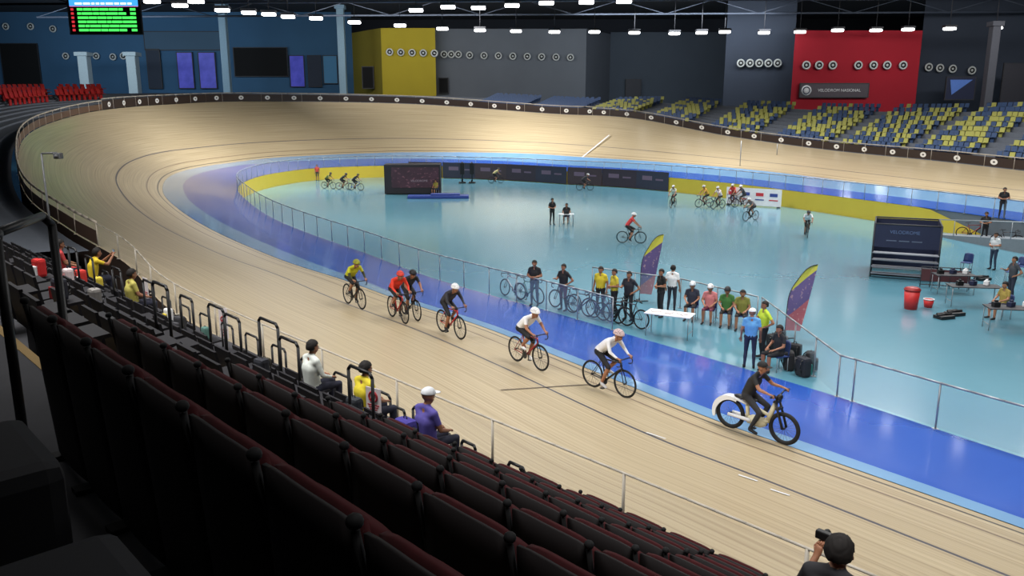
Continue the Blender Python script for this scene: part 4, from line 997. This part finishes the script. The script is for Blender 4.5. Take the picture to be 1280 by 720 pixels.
bm=bmesh.new(); box(bm,(0,0,.27),(1.4,.8,.26),0,bev=.06); LH=me_of(bm,'h',[DARK])
bm=bmesh.new(); box(bm,(0,0,0),(1.3,.6,.28),0,bev=.11); LL=me_of(bm,'l',[mat('lamp_white',(1,1,1),.5,emit=9,var=0)])
bm=bmesh.new(); tube(bm,(0,0,.4),(0,0,5.4),.04); LR=me_of(bm,'r',[DARK])
def lamp(p):
    e=empty('floodlight',p,0); tag(e,'bright rectangular floodlight hanging from dark roof','light','floodlights hanging from the roof'); mk('housing',LH,e); mk('lens',LL,e); mk('hanger_rod',LR,e)
lp=[(190,2),(225,7),(245,2),(278,13),(311,16),(336,18),(360,21),(395,23),(443,28),(500,32),(553,36),(600,38),(645,39),(693,40),(743,40),(793,41),(843,42),(877,41),(906,40),(955,41),(1000,40),(1047,38),(1095,38),(1135,37),(1187,36),(1245,35),(560,9),(598,10),(640,7),(683,4),(733,3),(780,2),(1290,33),(520,13)]
for x,y in lp: lamp(P(x,y,16.6))
def truss(a,b,z,hh=1.6):
    a=V((a[0],a[1],z));b=V((b[0],b[1],z)); bm=bmesh.new(); n=24; d=(b-a); hv=V((0,0,hh))
    tube(bm,(0,0,0),d,.12,.12,6); tube(bm,hv,d+hv,.12,.12,6)
    for i in range(n):
        if i%2==0: tube(bm,d*(i/n),d*((i+1)/n)+hv,.06,.06,5)
        else: tube(bm,d*(i/n)+hv,d*((i+1)/n),.06,.06,5)
    tag(mk('roof_truss',me_of(bm,'t',[mat('truss_grey',S(66,74,88),.6)]),None,a),'dark steel lattice roof truss','truss','roof trusses')
for y in (70,82,94,106): truss((-60,y),(75,y-6),19)

# ---------------------------------------------------------------- lights
def aim(p,q,sx,sy,e,spread=150,col=(1,.985,.97)):
    l=bpy.data.lights.new('area','AREA'); l.shape='RECTANGLE'; l.size=sx; l.size_y=sy; l.energy=e; l.color=col; l.spread=radians(spread)
    o=bpy.data.objects.new('area_light',l); COL.objects.link(o); o.location=p; o.rotation_euler=(V(q)-V(p)).to_track_quat('-Z','Y').to_euler()
def area(x,y,z,sx,sy,e,rz):
    l=bpy.data.lights.new('area','AREA'); l.shape='RECTANGLE'; l.size=sx; l.size_y=sy; l.energy=e; l.color=(1,.985,.97); l.spread=radians(150)
    o=bpy.data.objects.new('area_light',l); COL.objects.link(o); o.location=(x,y,z); o.rotation_euler=(0,0,rz)
for (x,y,e) in ((12,18,2000),(4,33,2200),(-10,52,2600),(-22,78,4500),(0,90,3900),(18,74,3000),(24,56,2400),(22,36,1700),(4,60,2300)):
    area(x,y,15.5,12,5,e,-.9)
# compact high lamps over the far straight whose glare shows in the glossy band
for (x,y) in ((25,41),(29,45),(33,41),(21,46),(26,51),(35,50)):
    area(x,y,15.8,1.3,1.3,330,-.9)
aim((-6,62,15),(-33,68,4),8,3,1500,130)  # added fill light that brightens the banked bend
for t in (-2,10,22):
    p=NT(2.5,t,14.5); aim(p,NT(13,t,0),6,3,620,110)  # added fill lights from the camera side for the near track
aim(NT(2,15,13.5),NT(5,14,2.5),9,3,330,110)  # added dim fill over the near stand
aim((-55,100,17),(-55,126,12),24,2,2400,160,(.75,.88,1)); aim((-15,98,18),(-12,122,13),24,2,2100,160); aim((20,100,18),(22,126,12),24,2,2000,160,(.9,.95,1)); aim((50,80,18),(54,103,11),26,2,2200,160)  # added washer lights that lift the far hall walls
aim((36,60,16),(46,72,5),20,2,700,150)
w=bpy.data.worlds.new('world'); scene.world=w; w.use_nodes=True; w.node_tree.nodes['Background'].inputs[0].default_value=(.6,.7,.85,1); w.node_tree.nodes['Background'].inputs[1].default_value=.2
print('SEATS',len(items))
